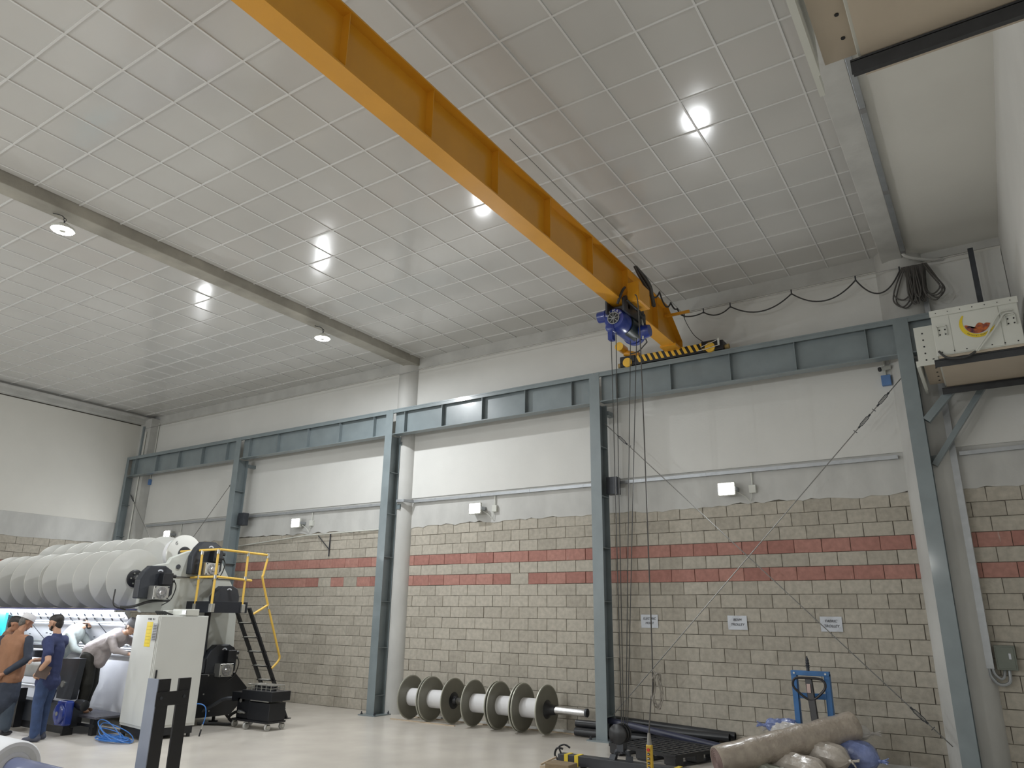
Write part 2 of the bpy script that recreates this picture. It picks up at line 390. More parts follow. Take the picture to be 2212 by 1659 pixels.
# ------------------------------------------------------------------ crane runway: posts, beams
POST_X = [-10.6, -5.56, -.44, 4.52, 9.53]; YB = -.55
names = ['in the far left corner', 'behind the knitting machine railing', 'in front of the thinner round concrete column', 'right of the roller beams, tallest bright flange', 'in front of the thick concrete column at the right']
for i, px in enumerate(POST_X):
    top = 6.1
    t = thing('steel_post', 'blue-grey steel I-section post ' + names[i], 'post', (px, -.4, 0))
    b = B(); b.box(px - .1, px + .1, YB, YB + .012, .02, top); b.build('front_flange', steel, t)
    b = B(); b.box(px - .1, px + .1, -.262, -.25, .02, 5.56); b.build('rear_flange', steel, t)
    b = B(); b.box(px - .005, px + .005, YB + .012, -.262, .02, 5.56); b.build('web', steel, t)
    z = .35
    while z < 5.5:
        b = B().box(px - .095, px - .005, YB + .012, -.262, z, z + .01).box(px + .005, px + .095, YB + .012, -.262, z, z + .01); b.build('stiffener', steel, t)
        z += .88
    b = B().box(px - .22, px + .22, YB - .1, -.16, 0, .02); b.build('base_plate', steel, t)
    for dx in (-.17, .17):
        for dy in (YB - .05, -.21):
            B().cyl((px + dx, dy, .0), (px + dx, dy, .07), .012, n=8).cyl((px + dx, dy, .02), (px + dx, dy, .04), .022, n=6).build('anchor_bolt', dark_steel, t)
    if i in (1, 3):
        b = B().box(px + .1, px + .3, -.36, -.2, 3.92, 4.22); b.build('wall_bracket', dark_steel, t)
    else:
        B().box(px + .06, px + .18, -.25, -.02 if i != 2 and i != 4 else -.2, 4.0, 4.1).build('wall_bracket', steel, t)
    B().box(px + .04, px + .13, -.25, -.02 if i != 2 and i != 4 else -.2, 5.38, 5.46).build('wall_bracket', steel, t)
bn = ['leftmost, above the machine', 'between the second and third posts from the left', 'above the roller beams', 'under the crane carriage', 'at the far right behind the white air unit']
ext = POST_X + [XR - .05]
for i in range(5):
    a, c = ext[i], ext[i + 1]; a2 = a - (.1 if i == 0 else 0)
    t = thing('runway_beam', 'blue-grey steel runway beam ' + bn[i], 'beam', ((a + c) / 2, -.45, 5.57))
    B().box(a2 + .002, c - .002, YB, YB + .22, 6.1, 6.125).build('top_flange', steel, t)
    B().box(a + .1, c - (.1 if i < 4 else 0), YB + .012, YB + .2, 5.565, 5.58).build('bottom_flange', steel, t)
    B().box(a + .1, c - (.1 if i < 4 else 0), YB + .1, YB + .108, 5.58, 6.1).build('web', steel, t)
    B().box(a + .1, c - (.1 if i < 4 else 0), YB + .005, YB + .02, 6.04, 6.1).build('rail_lip', steel, t)
    n = 5
    for k in range(n):
        x = a + .42 + (c - a - .9) * k / (n - 1)
        if i == 4 and k > 1: break
        B().box(x - .005, x + .005, YB + .012, YB + .1, 5.58, 6.1).build('stiffener', steel, t)
# diagonal bracket arms right of last post (holding the air unit)
for j, (p, q, d) in enumerate((((9.66, -.5, 4.55), (10.35, -.5, 5.3), 'upper'), ((9.66, -.3, 3.95), (10.55, -.3, 5.2), 'lower'))):
    o = B().bar(p, q, .12, .1 if j == 0 else .07).build('bracket_arm', steel, origin=p); tag(o, d + ' diagonal steel arm running up from the right post to the white air unit', 'bracket')
o = B().box(9.86, 9.93, -.16, -.08, 5.3, 7.05).build('conduit_box', steel_g, origin=(9.9, -.07, 5.3)); tag(o, 'grey cable trunking up the concrete column behind the hanging cable coil', 'trunking')
# -------- girder
gxc = 6.05; z0, z1 = 6.3, 6.93
t = thing('crane_girder', 'long yellow crane girder crossing under the ceiling', 'crane', (gxc, -6, z0))
B().box(gxc - .11, gxc + .11, YF + .4, -.62, z0, z0 + .018).build('bottom_flange', yellow, t)
B().box(gxc - .11, gxc + .11, YF + .4, -.95, z1 - .018, z1).build('top_flange', yellow, t)
b = B().prism([(YF + .4, z0 + .018), (-.35, z0 + .018), (-.35, z0 + .2), (-.95, z1 - .018), (YF + .4, z1 - .018)], 'x', gxc - .006, gxc + .006); b.build('web', yellow, t)
B().bar((gxc, -.95, z1 - .01), (gxc, -.35, z0 + .2), .2, .012, (0, 0, 1)).build('end_plate', yellow, t)
B().box(gxc - .14, gxc + .14, -.8, -.33, z0 - .03, z0 + .01).box(gxc - .1, gxc + .1, -.345, -.33, z0, z0 + .2).build('end_plate', yellow, t)
y = -1.43
while y > -18:
    B().box(gxc + .006, gxc + .095, y - .004, y + .004, z0 + .018, z1 - .018).box(gxc - .095, gxc - .006, y - .004, y + .004, z0 + .018, z1 - .018).build('stiffener', yellow, t)
    y -= 1.17
# -------- end carriage
t = thing('end_carriage', 'black crane end carriage with yellow hazard stripes riding on the runway beam', 'carriage', (5.98, -.45, 6.13))
B().box(5.05, 6.92, -.56, -.34, 6.14, 6.30).build('box_beam', black, t, bevel=.005)
for k in range(13):
    x = 5.36 + k * .105
    B().add([(x, -.562, 6.30), (x + .052, -.562, 6.30), (x + .11, -.562, 6.17), (x + .058, -.562, 6.17), (x, -.566, 6.30), (x + .052, -.566, 6.30), (x + .11, -.566, 6.17), (x + .058, -.566, 6.17)], [(0, 1, 2, 3), (4, 5, 6, 7), (0, 1, 5, 4), (2, 3, 7, 6), (1, 2, 6, 5), (0, 3, 7, 4)]).build('hazard_stripe', hazard_y, t)
for x in (5.2, 6.7):
    w_ = B().cyl((x, -.585, 6.2), (x, -.35, 6.2), .085, n=20).build('wheel', hazard_y, t, smooth=True)
    B().box(x - .14, x + .14, -.575, -.32, 6.2, 6.32).build('wheel_cover', black, t)
for x in (5.05, 6.92):
    s = -1 if x < 6 else 1
    B().cyl((x, -.45, 6.2), (x + s * .07, -.45, 6.2), .04, .05, 12).build('buffer', mat('buffer_tan', (.45, .33, .14), .7), t, smooth=True)
B().cb((6.86, -.6, 6.26), (.03, .03, .12)).build('limit_switch', white_p, t)
B().tube([(6.55, -.6, 6.22), (6.85, -.6, 6.3)], .008).tube([(6.5, -.6, 6.16), (6.85, -.6, 6.2)], .008).build('rod', chrome, t)
m_ = B().cyl((5.12, -.72, 6.47), (5.12, -.5, 6.47), .075, n=16).cyl((5.12, -.5, 6.42), (5.3, -.45, 6.36), .06, n=12).cb((5.3, -.45, 6.35), (.16, .12, .1)).build('drive_motor', yellow, t, smooth=True)
B().cyl((5.12, -.735, 6.47), (5.12, -.72, 6.47), .08, n=16).build('fan_cover', hazard_y, m_, smooth=True)
# ------------------------------------------------------------------ lamps
def highbay(x, y, z, label):
    t = thing('high_bay_lamp', label, 'lamp', (x, y, z), 0, 'high-bay lamps hung from the ceiling beam')
    B().lathe((x, y, z + .09), (x, y, z), [(0, .07), (.35, .09), (.6, .15), (1, .155)], 28).build('housing', white_p, t, smooth=True)
    B().lathe((x, y, z), (x, y, z - .006), [(0, .142), (1, .142)], 28).build('led_ring', emit_w, t)
    B().lathe((x, y, z - .006), (x, y, z - .016), [(0, .045), (1, .04)], 20).build('centre_cap', white_p, t, smooth=True)
    B().tube([(x, y, z + .09), (x, y, z + .15)], .012).tube([(x, y + .02 * math.cos(a), z + .17 + .02 * math.sin(a)) for a in [k * pi / 5 for k in range(10)]], .005, 6, True).build('hook', dark_steel, t)
    B().tube(smoothpath([(x, y, z + .18), (x - .02, y - .05, z + .22), (x - .12, y - .12, z + .25)]), .006, 6).build('wire', dwire, t)
highbay(*BAY[0][:2], BAY[0][2] - .02, 'round white high-bay lamp near the round concrete column')
highbay(*BAY[1][:2], BAY[1][2] - .02, 'round white high-bay lamp at the upper left, nearer the viewer')
fl_n = ['above the knitting machine', 'on the wall right of the machine railing', 'on the wall above the roller beams', 'brightest, on the wall right of the crane ropes']
for i, (x, z) in enumerate(FLOOD):
    t = thing('floodlight', 'white LED floodlight ' + fl_n[i], 'floodlight', (x, -.13, z), 0, 'floodlights along the back wall')
    B().cb((x, -.17, z), (.29, .05, .22)).build('housing', white_p, t, bevel=.012)
    B().cb((x, -.198, z), (.25, .006, .18)).build('led_panel', emit_w, t)
    B().box(x - .155, x - .145, -.18, -.02, z - .03, z + .03).box(x + .145, x + .155, -.18, -.02, z - .03, z + .03).box(x - .155, x + .155, -.03, -.012, z - .03, z + .03).build('bracket', steel_g, t)
    jb = thing('junction_box', 'small white junction box to the right of the floodlight ' + ('above the machine', 'right of the machine', 'above the roller beams', 'right of the ropes')[i], 'junction box', (x + .38, -.05, z - .02), 0, 'junction boxes beside the floodlights')
    B().cb((x + .38, -.04, z - .01), (.11, .06, .13)).build('box', white_p, jb, bevel=.006)
    B().tube([(x + .38, -.04, z + .055), (x + .38, -.04, 4.13)], .012).build('conduit', white_p, jb)
    B().tube(smoothpath([(x + .36, -.05, z - .07), (x + .33, -.05, z - .2), (x + .25, -.08, z - .12), (x + .1, -.13, z - .02)]), .006, 6).build('cable', white_p, jb)
# ------------------------------------------------------------------ trunking
def trunk(segs, label, zc=4.165):
    t = thing('cable_trunking', label, 'trunking', (segs[0][0][0], -.06, zc), 0, 'grey cable trunking along the back wall')
    b = B()
    for p, q in segs: b.bar(p, q, .05, .055)
    b.build('channel', steel_g, t)
    b = B()
    for p, q in segs:
        p = Vector(p); q = Vector(q); L = (q - p).length; n = int(L / 1.1)
        for k in range(n): b.cb(p.lerp(q, (k + .5) / n), (.02, .056, .062))
    if b.v: b.build('clip', steel_g, t)
trunk([((-9.9, -.05, 4.165), (-.7, -.05, 4.165)), ((-.33, -.28, 4.165), (-.14, -.25, 4.165)), ((-.15, -.26, 4.165), (-.04, -.04, 4.165))], 'long grey cable trunking running left from the thinner concrete column')
trunk([((-.04, -.05, 4.165), (9.2, -.05, 4.165))], 'grey cable trunking between the two round concrete columns')
trunk([((9.97, -.05, 4.13), (10.93, -.05, 4.15))], 'short grey cable trunking right of the thick concrete column')
t = thing('cable_trunking', 'vertical grey cable trunking down to the switch box at the right', 'trunking', (9.9, -.05, 1.3))
B().box(9.855, 9.94, -.14, -.08, 1.3, 5.2).build('channel', steel_g, t)
B().tube(smoothpath([(9.88, -.11, 1.3), (9.89, -.11, 1.2), (9.97, -.11, 1.11), (10.08, -.1, 1.14), (10.1, -.06, 1.28)]), .02).tube(smoothpath([(9.92, -.11, 1.3), (9.94, -.11, 1.23), (9.99, -.11, 1.18), (10.03, -.1, 1.2), (10.05, -.06, 1.28)]), .018).build('bent_conduit', steel_g, t, smooth=True)
t = thing('switch_box', 'grey-green metal switch box on the block wall at the lower right', 'switch box', (10.08, -.05, 1.28))
B().box(9.97, 10.2, -.11, -.003, 1.285, 1.585).build('box', mat('box_grey_green', (.17, .19, .16), .5), t, bevel=.005)
B().box(9.99, 10.18, -.118, -.108, 1.305, 1.565).build('door', mat('box_grey_green', (.17, .19, .16), .5), t, bevel=.003)
B().box(10.12, 10.145, -.121, -.117, 1.42, 1.49).build('label_plate', paper, t)
# PVC conduit along wall behind machine railing
o = B().tube([(-6.2, -.05, 3.42), (-3.3, -.05, 3.6), (-.7, -.05, 3.63)], .014).build('wall_pipe', white_p, origin=(-3.5, -.05, 3.5), smooth=True); tag(o, 'thin white pipe crossing the block wall behind the leftmost tall post', 'pipe')
o = B().bar((-2.9, -.03, 3.58), (-2.5, -.03, 3.25), .015, .015).bar((-2.5, -.03, 3.6), (-2.5, -.03, 3.1), .02, .02).build('pipe_bracket', dark_steel, origin=(-2.5, -.03, 3.1)); tag(o, 'thin dark angle bracket on the wall below the second floodlight from left', 'bracket')
# ------------------------------------------------------------------ paper signs
def sign(x, l1, l2, label, sz=.043):
    t = thing('paper_sign', label, 'sign', (x, -.012, 1.71), 0, None)
    s = B(); V = []; F = []
    for j in range(3):
        for i in range(4): V.append((x - .15 + .1 * i, -.008 - .004 * ((i * 7 + j * 5) % 3), 1.708 + .105 * j))
    F = [(j * 4 + i, j * 4 + i + 1, (j + 1) * 4 + i + 1, (j + 1) * 4 + i) for j in range(2) for i in range(3)]
    s.add(V, F).build('sheet', paper, t)
    R = Matrix.Rotation(pi / 2, 3, 'X')
    textobj('lettering', l1, sz * 1.2, ink, (x, -.018, 1.855), R, t, italic=.25)
    textobj('lettering', l2, sz * 1.2, ink, (x, -.018, 1.785), R, t, italic=.25)
sign(5.18, 'ELECTRIC', 'HOIST', 'white paper sign reading ELECTRIC HOIST on the block wall')
sign(6.64, 'BEAM', 'TROLLEY', 'white paper sign reading BEAM TROLLEY on the block wall')
sign(8.01, 'FABRIC', 'TROLLEY', 'white paper sign reading FABRIC TROLLEY on the block wall')
# ------------------------------------------------------------------ bracing rods with turnbuckles
def rod(p, q, tb, label):
    p = Vector(p); q = Vector(q); t = thing('bracing_rod', label, 'bracing rod', q)
    B().tube([p, q], .008, 6).build('rod', wire_m, t)
    for f in tb:
        c = p.lerp(q, f); d = (q - p).normalized(); n = d.cross(Vector((0, 1, 0)))
        b = B()
        for s in (-1, 1): b.tube([c - d * .1, c - d * .07 + n * .018 * s, c + d * .07 + n * .018 * s, c + d * .1], .006, 6)
        b.cyl(c - d * .13, c - d * .09, .014, n=8).cyl(c + d * .09, c + d * .13, .014, n=8)
        b.tube([c + d * .2 - n * .03, c + d * .2 + n * .03], .006, 6)
        b.build('turnbuckle', dark_steel, t)
rod((4.62, -.35, 5.2), (9.35, -.35, .36), (.07, .93), 'diagonal bracing rod falling from the rope-side post to the right post foot')
rod((9.43, -.36, 5.27), (4.64, -.36, .38), (.06, .12), 'diagonal bracing rod rising from the middle post foot to the camera at upper right')
rod((-5.66, -.35, 5.25), (-9.0, -.35, 1.9), (.05,), 'thin bracing rod sloping down left of the second post')
rod((-10.5, -.36, 5.1), (-7.2, -.36, 1.9), (.05,), 'thin bracing rod sloping down from the far left corner post')
# ------------------------------------------------------------------ blue boxes, cctv
def jbox(x, z, ztop, label):
    t = thing('junction_box', label, 'junction box', (x, -.05, z))
    B().cb((x, -.075, z), (.13, .07, .16)).build('box', mat('box_blue', (.12, .24, .50), .5), t, bevel=.006)
    B().tube([(x, -.06, z + .08), (x, -.06, ztop)], .016).build('conduit', white_p, t, smooth=True)
jbox(-10.1, 5.43, 7.2, 'blue junction box with conduit in the far left corner')
jbox(9.2, 5.34, 5.9, 'blue junction box under the security camera')
o = B().tube([(-10.25, -.33, 1.5), (-10.25, -.33, 6.9)], .018).build('conduit', white_p, origin=(-10.25, -.33, 1.5), smooth=True); tag(o, 'tall thin white conduit beside the far left post', 'conduit')
t = thing('security_camera', 'small white bullet security camera at upper right of the last bay', 'camera', (9.22, -.04, 5.52))
B().cyl((9.3, -.012, 5.52), (9.3, -.05, 5.52), .045, n=16).tube([(9.3, -.05, 5.52), (9.24, -.12, 5.52)], .012).build('mount', white_p, t, smooth=True)
B().cyl((9.27, -.12, 5.53), (9.15, -.2, 5.49), .035, n=14).build('body', white_p, t, smooth=True)
B().cyl((9.15, -.2, 5.49), (9.135, -.21, 5.485), .036, n=14).build('lens', black, t, smooth=True)
# ------------------------------------------------------------------ festoon wire, cables, end posts
def stub(x, z1, label):
    o = B().bar((x, -.3, 6.12), (x, -.3, z1), .07, .07, (0, 1, 0)).box(x - .12, x + .12, -.36, -.24, 6.125, 6.15).build('wire_post', dark_steel if x > 0 else steel, origin=(x, -.3, 6.12)); tag(o, label, 'post')
stub(-10.42, 7.08, 'short upright steel post on the runway beam at the far left corner')
stub(10.56, 7.08, 'dark upright post holding the tension wire above the white air unit')
o = B().tube([(-10.42, -.3, 7.02), (10.56, -.3, 7.02)], .006, 6).build('tension_wire', wire_m, origin=(0, -.3, 7.02)); tag(o, 'long thin tension wire stretched above the runway beam', 'wire')
t = thing('festoon_cable', 'black cable hanging in loops from the tension wire right of the girder', 'cable', (8, -.3, 7.0))
hx = [6.2, 6.55, 7.02, 8.03, 9.0, 9.62]
for i in range(5):
    a, c = hx[i], hx[i + 1]; B().tube(catenary((a, -.3, 6.97), (c, -.3, 6.97), (.03, .1, .2, .24, .3)[i], 16), .011, 6).build('loop', dwire, t, smooth=True)
for x in hx: B().tube([(x, -.3, 7.04), (x, -.3, 6.95)], .012, 6).build('hanger', dark_steel, t)
t = thing('cable_coil', 'bunch of grey cable loops hanging from the wire over the thick column', 'cable', (9.82, -.32, 6.4))
for k in range(18):
    r = random.Random(k); x = 9.66 + k * .018; wd = r.uniform(.02, .09) if 2 < k < 14 else .16; sx = 0 if 2 < k < 14 else (-.07 if k <= 2 else .09); dp = r.uniform(.5, .66); yo = r.uniform(-.06, .06)
    P = [(x, -.33, 7.0), (x - wd * .5 + sx * .6, -.36 + yo, 7 - dp * .45), (x - wd * .7 + sx, -.36 + yo, 7 - dp * .8), (x + sx, -.36 + yo, 7 - dp), (x + wd * .7 + sx * .9, -.36 + yo, 7 - dp * .8), (x + wd * .5 + sx * .4, -.36 + yo, 7 - dp * .45), (x + .012, -.33, 7.0)]
    B().tube(smoothpath(P, 5), .011, 6).build('loop', mat('grey_cable', (.085, .08, .075), .6), t, smooth=True)
o = B().tube(smoothpath([(9.7, -.4, 7.2), (9.75, -.36, 7.15), (9.95, -.2, 7.12), (10.2, -.05, 7.12)]), .025).build('flexible_conduit', concrete_l, origin=(9.9, -.2, 7.1), smooth=True); tag(o, 'bent conduit at the top of the thick concrete column', 'conduit')
t = thing('ceiling_trunking', 'grey cable trunking running along the ceiling beam at the right', 'trunking', (9.71, -8, 7.2))
for k in range(6): B().box(9.682, 9.745, -.45 - (k + 1) * 1.9 + .006, -.45 - k * 1.9, 7.19, 7.27).build('channel', steel_g, t, bevel=.004)
for k in range(7): B().box(9.68, 9.748, -.47 - k * 1.9 - .04, -.45 - k * 1.9 + .03, 7.186, 7.272).build('joint_clip', mat('clip_grey', (.3, .3, .3), .5, .5), t)
# ------------------------------------------------------------------ white air units with steel angles
def unit(y1, y0, label, logo):
    """box hung beside the right wall, front face at y1 (towards the viewer), rear at y0"""
    x0, x1, zb, zt = 9.955, 10.86, 4.94, 5.575
    t = thing('air_unit', label, 'air duct', ((x0 + x1) / 2, (y1 + y0) / 2, zb))
    B().box(x0, x1, y1, y0, zb + .05, zt).build('casing', white_p, t, bevel=.004)
    B().box(x0 - .01, x1 + .01, y1 - .012, y1, zt - .07, zt + .01).build('top_rail', white_p, t)
    B().box(x0 + .2, x1 - .2, y1 - .01, y1, zb + .06, zt - .08).build('door_panel', white_p, t, bevel=.003)
    for a, c in ((x0 + .005, x0 + .19), (x1 - .19, x1 - .005)):
        B().box(a, c, y1 - .006, y1, zb + .06, zt - .08).build('side_panel', white_p, t, bevel=.002)
        B().box(a + .04, c - .04, y1 - .03, y1 - .006, zt - .22, zt - .21).box(a + .04, a + .045, y1 - .03, y1 - .006, zt - .34, zt - .21).box(c - .045, c - .04, y1 - .03, y1 - .006, zt - .34, zt - .21).build('bracket_pocket', white_p, t)
        for i in (0, 1):
            for j in (0, 1): B().cyl((a + .065 + .06 * i, y1 - .012, zt - .26 - .06 * j), (a + .065 + .06 * i, y1 - .005, zt - .26 - .06 * j), .009, n=10).build('bolt_hole', black, t)
    for k in range(7):
        x = x0 + .06 + k * .13
        B().cyl((x, y1 - .016, zt - .03), (x, y1 - .008, zt - .03), .006, n=8).build('rivet', black, t)
        B().cyl((x, y1 - .016, zb + .085), (x, y1 - .008, zb + .085), .007, n=8).build('rivet', black, t)
    under = mat('beige_underside', (.50, .43, .34), .6, 0, .04, 2)
    B().box(x0 + .02, x1, y1 + .02, y0 - .01, zb + .02, zb + .05).build('bottom_panel', under, t)
    for a, c in ((y1 + .02, y1 + .16), (y0 - .2, y0 - .06)):
        B().box(x0 - .04, XR - .01, a, c, zb - .005, zb + .012).box(x0 - .04, XR - .01, a, a + .01, zb - .085, zb).build('steel_angle', mat('black_steel_angle', (.03, .032, .036), .45, 0, .2, 8), t)
    # left flange duct
    B().box(x0 - .22, x0, y1 + .25, y1 + .26, zb + .03, zt - .08).box(x0 - .22, x0 - .21, y1 + .26, y0 - .15, zb + .02, zt - .08).build('side_flange', white_p, t)
    B().box(x0 - .18, x0, y1 + .27, y0 - .12, zb + .1, zb + .12).build('flange_floor', under, t)
    B().box(x0 - .25, x0 - .22, y1 + .25, y0 + .05, zb + .02, zb + .1).build('flange_lip', white_p, t)
    for k in range(5): B().cyl((x0 - .13, y1 + .245, zb + .1 + k * .09), (x0 - .13, y1 + .255, zb + .1 + k * .09), .01, n=10).build('bolt_hole', black, t)
    for k in range(6): B().cyl((x0 - .05, y0 - .3 - k * .2, zb + .094), (x0 - .05, y0 - .3 - k * .2, zb + .104), .012, n=10).build('bolt_hole', black, t)
    if logo:
        cx, cz, R = x0 + .47, zb + .39, .185; yy = y1 - .012
        V = []; F = []; n = 28
        for i in range(n + 1):
            a = math.radians(138 + (350 - 138) * i / n); wv = .048 * math.sin(pi * min(1, (i + 1.5) / n)) ** .6
            V += [(cx + (R - wv) * math.cos(a), yy - .002, cz + (R - wv) * math.sin(a)), (cx + R * math.cos(a), yy - .002, cz + R * math.sin(a))]
        F = [(2 * i, 2 * i + 1, 2 * i + 3, 2 * i + 2) for i in range(n)]
        lg = B().add(V, F).build('logo_crescent', mat('logo_yellow', (.75, .56, .03), .5), t, fix=False)
        V = [(cx, yy - .002, cz - .02)]; m = 20; top = [.0, .01, .015, .0, .02, .03, .02, -.01, -.035, -.02, .01, .02, .02]
        bowl = [(cx + (R - .052) * math.cos(math.radians(190 + 150 * i / m)), yy - .002, cz + (R - .052) * math.sin(math.radians(190 + 150 * i / m))) for i in range(m + 1)]
        ridge = [(cx + (R - .05) * (1 - 2 * i / 12), yy - .002, cz - .03 + top[i]) for i in range(13)]
        V = bowl + ridge; c0 = len(V); V.append((cx, yy - .002, cz - .07)); F = [(i, (i + 1) % c0, c0) for i in range(c0)]
        B().add(V, F).build('logo_picture', mat('logo_dusk', (.60, .15, .02), .5, 0, .1, 20, col2=(.03, .01, .05)), t, fix=False)
        s = 'General Cooling'
        for i, ch in enumerate(s):
            if ch == ' ': continue
            a = math.radians(228 + i * 6.3); R2 = R - .024
            rt = Matrix.Rotation(-(a + pi / 2), 3, 'Y') @ Matrix.Rotation(pi / 2, 3, 'X')
            textobj('lettering', ch, .027, ink, (cx + R2 * math.cos(a), yy - .004, cz + R2 * math.sin(a)), rt, t, .0004)
        B().tube(smoothpath([(x1 - .06, y1 - .02, zt - .16), (x1 - .18, y1 - .04, zt - .17), (x1 - .28, y1 - .05, zt - .3), (x1 - .36, y1 - .06, zb + .2), (x1 - .5, y1 - .06, zb + .02)]), .009, 6).tube(smoothpath([(x1 - .06, y1 - .02, zt - .2), (x1 - .15, y1 - .04, zt - .2), (x1 - .24, y1 - .05, zt - .33), (x1 - .34, y1 - .06, zb + .18), (x1 - .48, y1 - .06, zb + .02)]), .009, 6).build('hanging_cable', white_p, t, smooth=True)
        B().tube(smoothpath([(x1 - .5, y1 - .06, zb + .02), (x1 - .62, y1 - .05, zb - .03), (x1 - .8, y1 - .04, zb + .0), (x1 - .88, y1 - .03, zb + .1)]), .014, 6).build('dark_cable', dwire, t, smooth=True)
unit(-2.0, -.45, 'white sheet-metal air unit with yellow crescent logo at the right wall', True)
unit(-9.5, -7.8, 'white sheet-metal air unit cut off by the top right corner, seen from below', False)
# ------------------------------------------------------------------ hoist under the girder
hx, hy, hz = 6.0, -2.83, 6.06
t = thing('electric_hoist', 'blue electric rope hoist hanging under the yellow girder', 'hoist', (hx, -2.5, 5.85))
B().lathe((hx, -2.83, hz), (hx, -2.6, hz), [(0, .11), (.02, .15), (.25, .178), (1, .18)], 32).build('end_housing', blue_m, t, smooth=True)
B().lathe((hx, -2.6, hz), (hx, -2.12, hz), [(0, .165), (1, .165)], 32).build('drum_casing', blue_m, t, smooth=True)
B().lathe((hx, -2.12, hz), (hx, -1.98, hz), [(0, .18), (.6, .175), (1, .12)], 28).build('gear_housing', blue_m, t, smooth=True)
B().lathe((hx + .02, -2.55, hz + .01), (hx + .02, -2.2, hz + .01), [(0, .172), (1, .172)], 28).build('rope_drum', mat('dark_green_black', (.02, .03, .03), .3), t, smooth=True)
fc = B().cyl((hx, -2.842, hz), (hx, -2.828, hz), .085, n=24).build('fan_cover', mat('fan_dark', (.04, .045, .045), .4, .3), t, smooth=True)
b = B()
for k in range(8):
    a = k * pi / 4; b.bar((hx, -2.848, hz), (hx + .08 * math.cos(a), -2.848, hz + .08 * math.sin(a)), .008, .008, (0, 1, 0))
b.lathe((hx, -2.85, hz), (hx, -2.84, hz), [(0, .086), (0, .095), (1, .095), (1, .086)], 24, False); b.build('fan_grille', steel_g, fc)
for i, ch in enumerate('DEMAG'):
    a = math.radians(150 - i * 30); rt = Matrix.Rotation(-(a - pi / 2), 3, 'Y') @ Matrix.Rotation(pi / 2, 3, 'X')
    textobj('lettering', ch, .052, paper, (hx + .118 * math.cos(a), -2.838, hz + .118 * math.sin(a)), rt, t, .002)
B().lathe((5.69, -2.72, 6.17), (5.95, -2.72, 6.17), [(0, .06), (.05, .085), (.5, .088), (.52, .095), (.56, .095), (.58, .085), (1, .07)], 20).build('travel_motor', blue_m, t, smooth=True)
B().lathe((5.93, -2.85, 5.93), (5.93, -2.7, 5.93), [(0, .05), (.1, .07), (.9, .07), (1, .05)], 16).cb((5.93, -2.78, 5.82), (.07, .1, .16)).build('rope_guide', blue_m, t, smooth=True)
B().lathe((6.19, -2.3, 5.98), (6.34, -2.3, 5.98), [(0, .1), (.3, .11), (1, .09)], 20).build('brake_motor', blue_m, t, smooth=True)
tr = B().box(5.9, 5.93, -2.9, -2.1, 6.13, 6.33).box(6.17, 6.2, -2.9, -2.1, 6.13, 6.33).box(5.9, 6.2, -2.75, -2.7, 6.2, 6.27).box(5.9, 6.2, -2.3, -2.25, 6.2, 6.27).build('trolley', dark_steel, t)
for y in (-2.8, -2.2):
    for s in (-1, 1): B().cyl((6.05 + s * .115, y, 6.35), (6.05 + s * .15, y, 6.35), .045, n=14).build('wheel', dark_steel, tr, smooth=True)
B().tube(smoothpath([(6.2, -2.85, 6.5), (6.2, -2.95, 6.4), (6.12, -2.95, 6.22)]), .02).tube(smoothpath([(6.22, -2.85, 6.3), (6.28, -2.7, 6.22), (6.3, -2.4, 6.2)]), .018).tube(smoothpath([(6.22, -2.6, 6.28), (6.3, -2.5, 6.15), (6.28, -2.3, 6.05)]), .014).build('wiring', dwire, t, smooth=True)
B().tube(smoothpath([(6.25, -2.35, 6.2), (6.26, -2.36, 6.0), (6.24, -2.34, 5.85)]), .014).build('white_conduit', white_p, t, smooth=True)
t = thing('control_box', 'yellow control box on the side of the girder above the hoist', 'control box', (6.29, -2.56, 6.3))
B().box(6.2, 6.375, -2.77, -2.36, 6.29, 6.60).build('enclosure', yellow, t, bevel=.005)
B().box(6.376, 6.388, -2.765, -2.365, 6.295, 6.595).build('door', yellow, t, bevel=.003)
B().box(6.16, 6.2, -2.7, -2.4, 6.35, 6.42).box(6.16, 6.2, -2.7, -2.4, 6.5, 6.55).build('bracket', yellow, t)
t = thing('cable_bundle', 'thick bundle of dark cables draped over the yellow control box', 'cable', (6.3, -2.4, 6.6))
for k in range(11):
    r = random.Random(k + 50); a = r.uniform(-.05, .05); c = r.uniform(-.06, .06)
    B().tube(smoothpath([(6.22 + a * .4, -2.5 + k * .006, 7.0), (6.27 + a, -2.42 + k * .02, 6.86 + c * .5), (6.32 + a, -2.3 + k * .012, 6.72 + c * .3), (6.34 + a * .4, -2.16 + c, 6.6), (6.34 + a * .5, -2.1 + c, 6.46)], 5), .014, 6).build('cable', mat('grey_cable', (.085, .08, .075), .6), t, smooth=True)
t = thing('festoon_cable', 'black cable looping along the girder top towards the wall', 'cable', (6.25, -1.4, 7.0))
o = B().tube([(6.22, -6, 7.1), (6.22, -2.5, 7.03), (6.2, -.35, 7.0)], .005, 6).build('support_wire', wire_m, t)
for a, c, s in ((-2.1, -1.5, .2), (-1.5, -1.0, .16), (-1.0, -.7, .05), (-.7, -.35, .04)): B().tube(catenary((6.22, a, 6.96), (6.22, c, 6.96), s, 10), .014, 6).build('loop', dwire, t, smooth=True)
o = B().tube(smoothpath([(6.25, -.55, 6.95), (6.3, -.5, 6.75), (6.42, -.48, 6.5), (6.6, -.46, 6.32)]), .006, 6).build('drop_cable', dwire, origin=(6.4, -.5, 6.3), smooth=True); tag(o, 'thin cable dropping from the tension wire to the end carriage', 'cable')
t = thing('tow_arm', 'short yellow tow arm sticking out from the girder end', 'arm', (6.3, -.9, 6.78))
B().box(6.06, 6.5, -.92, -.88, 6.76, 6.80).build('bar', yellow, t)
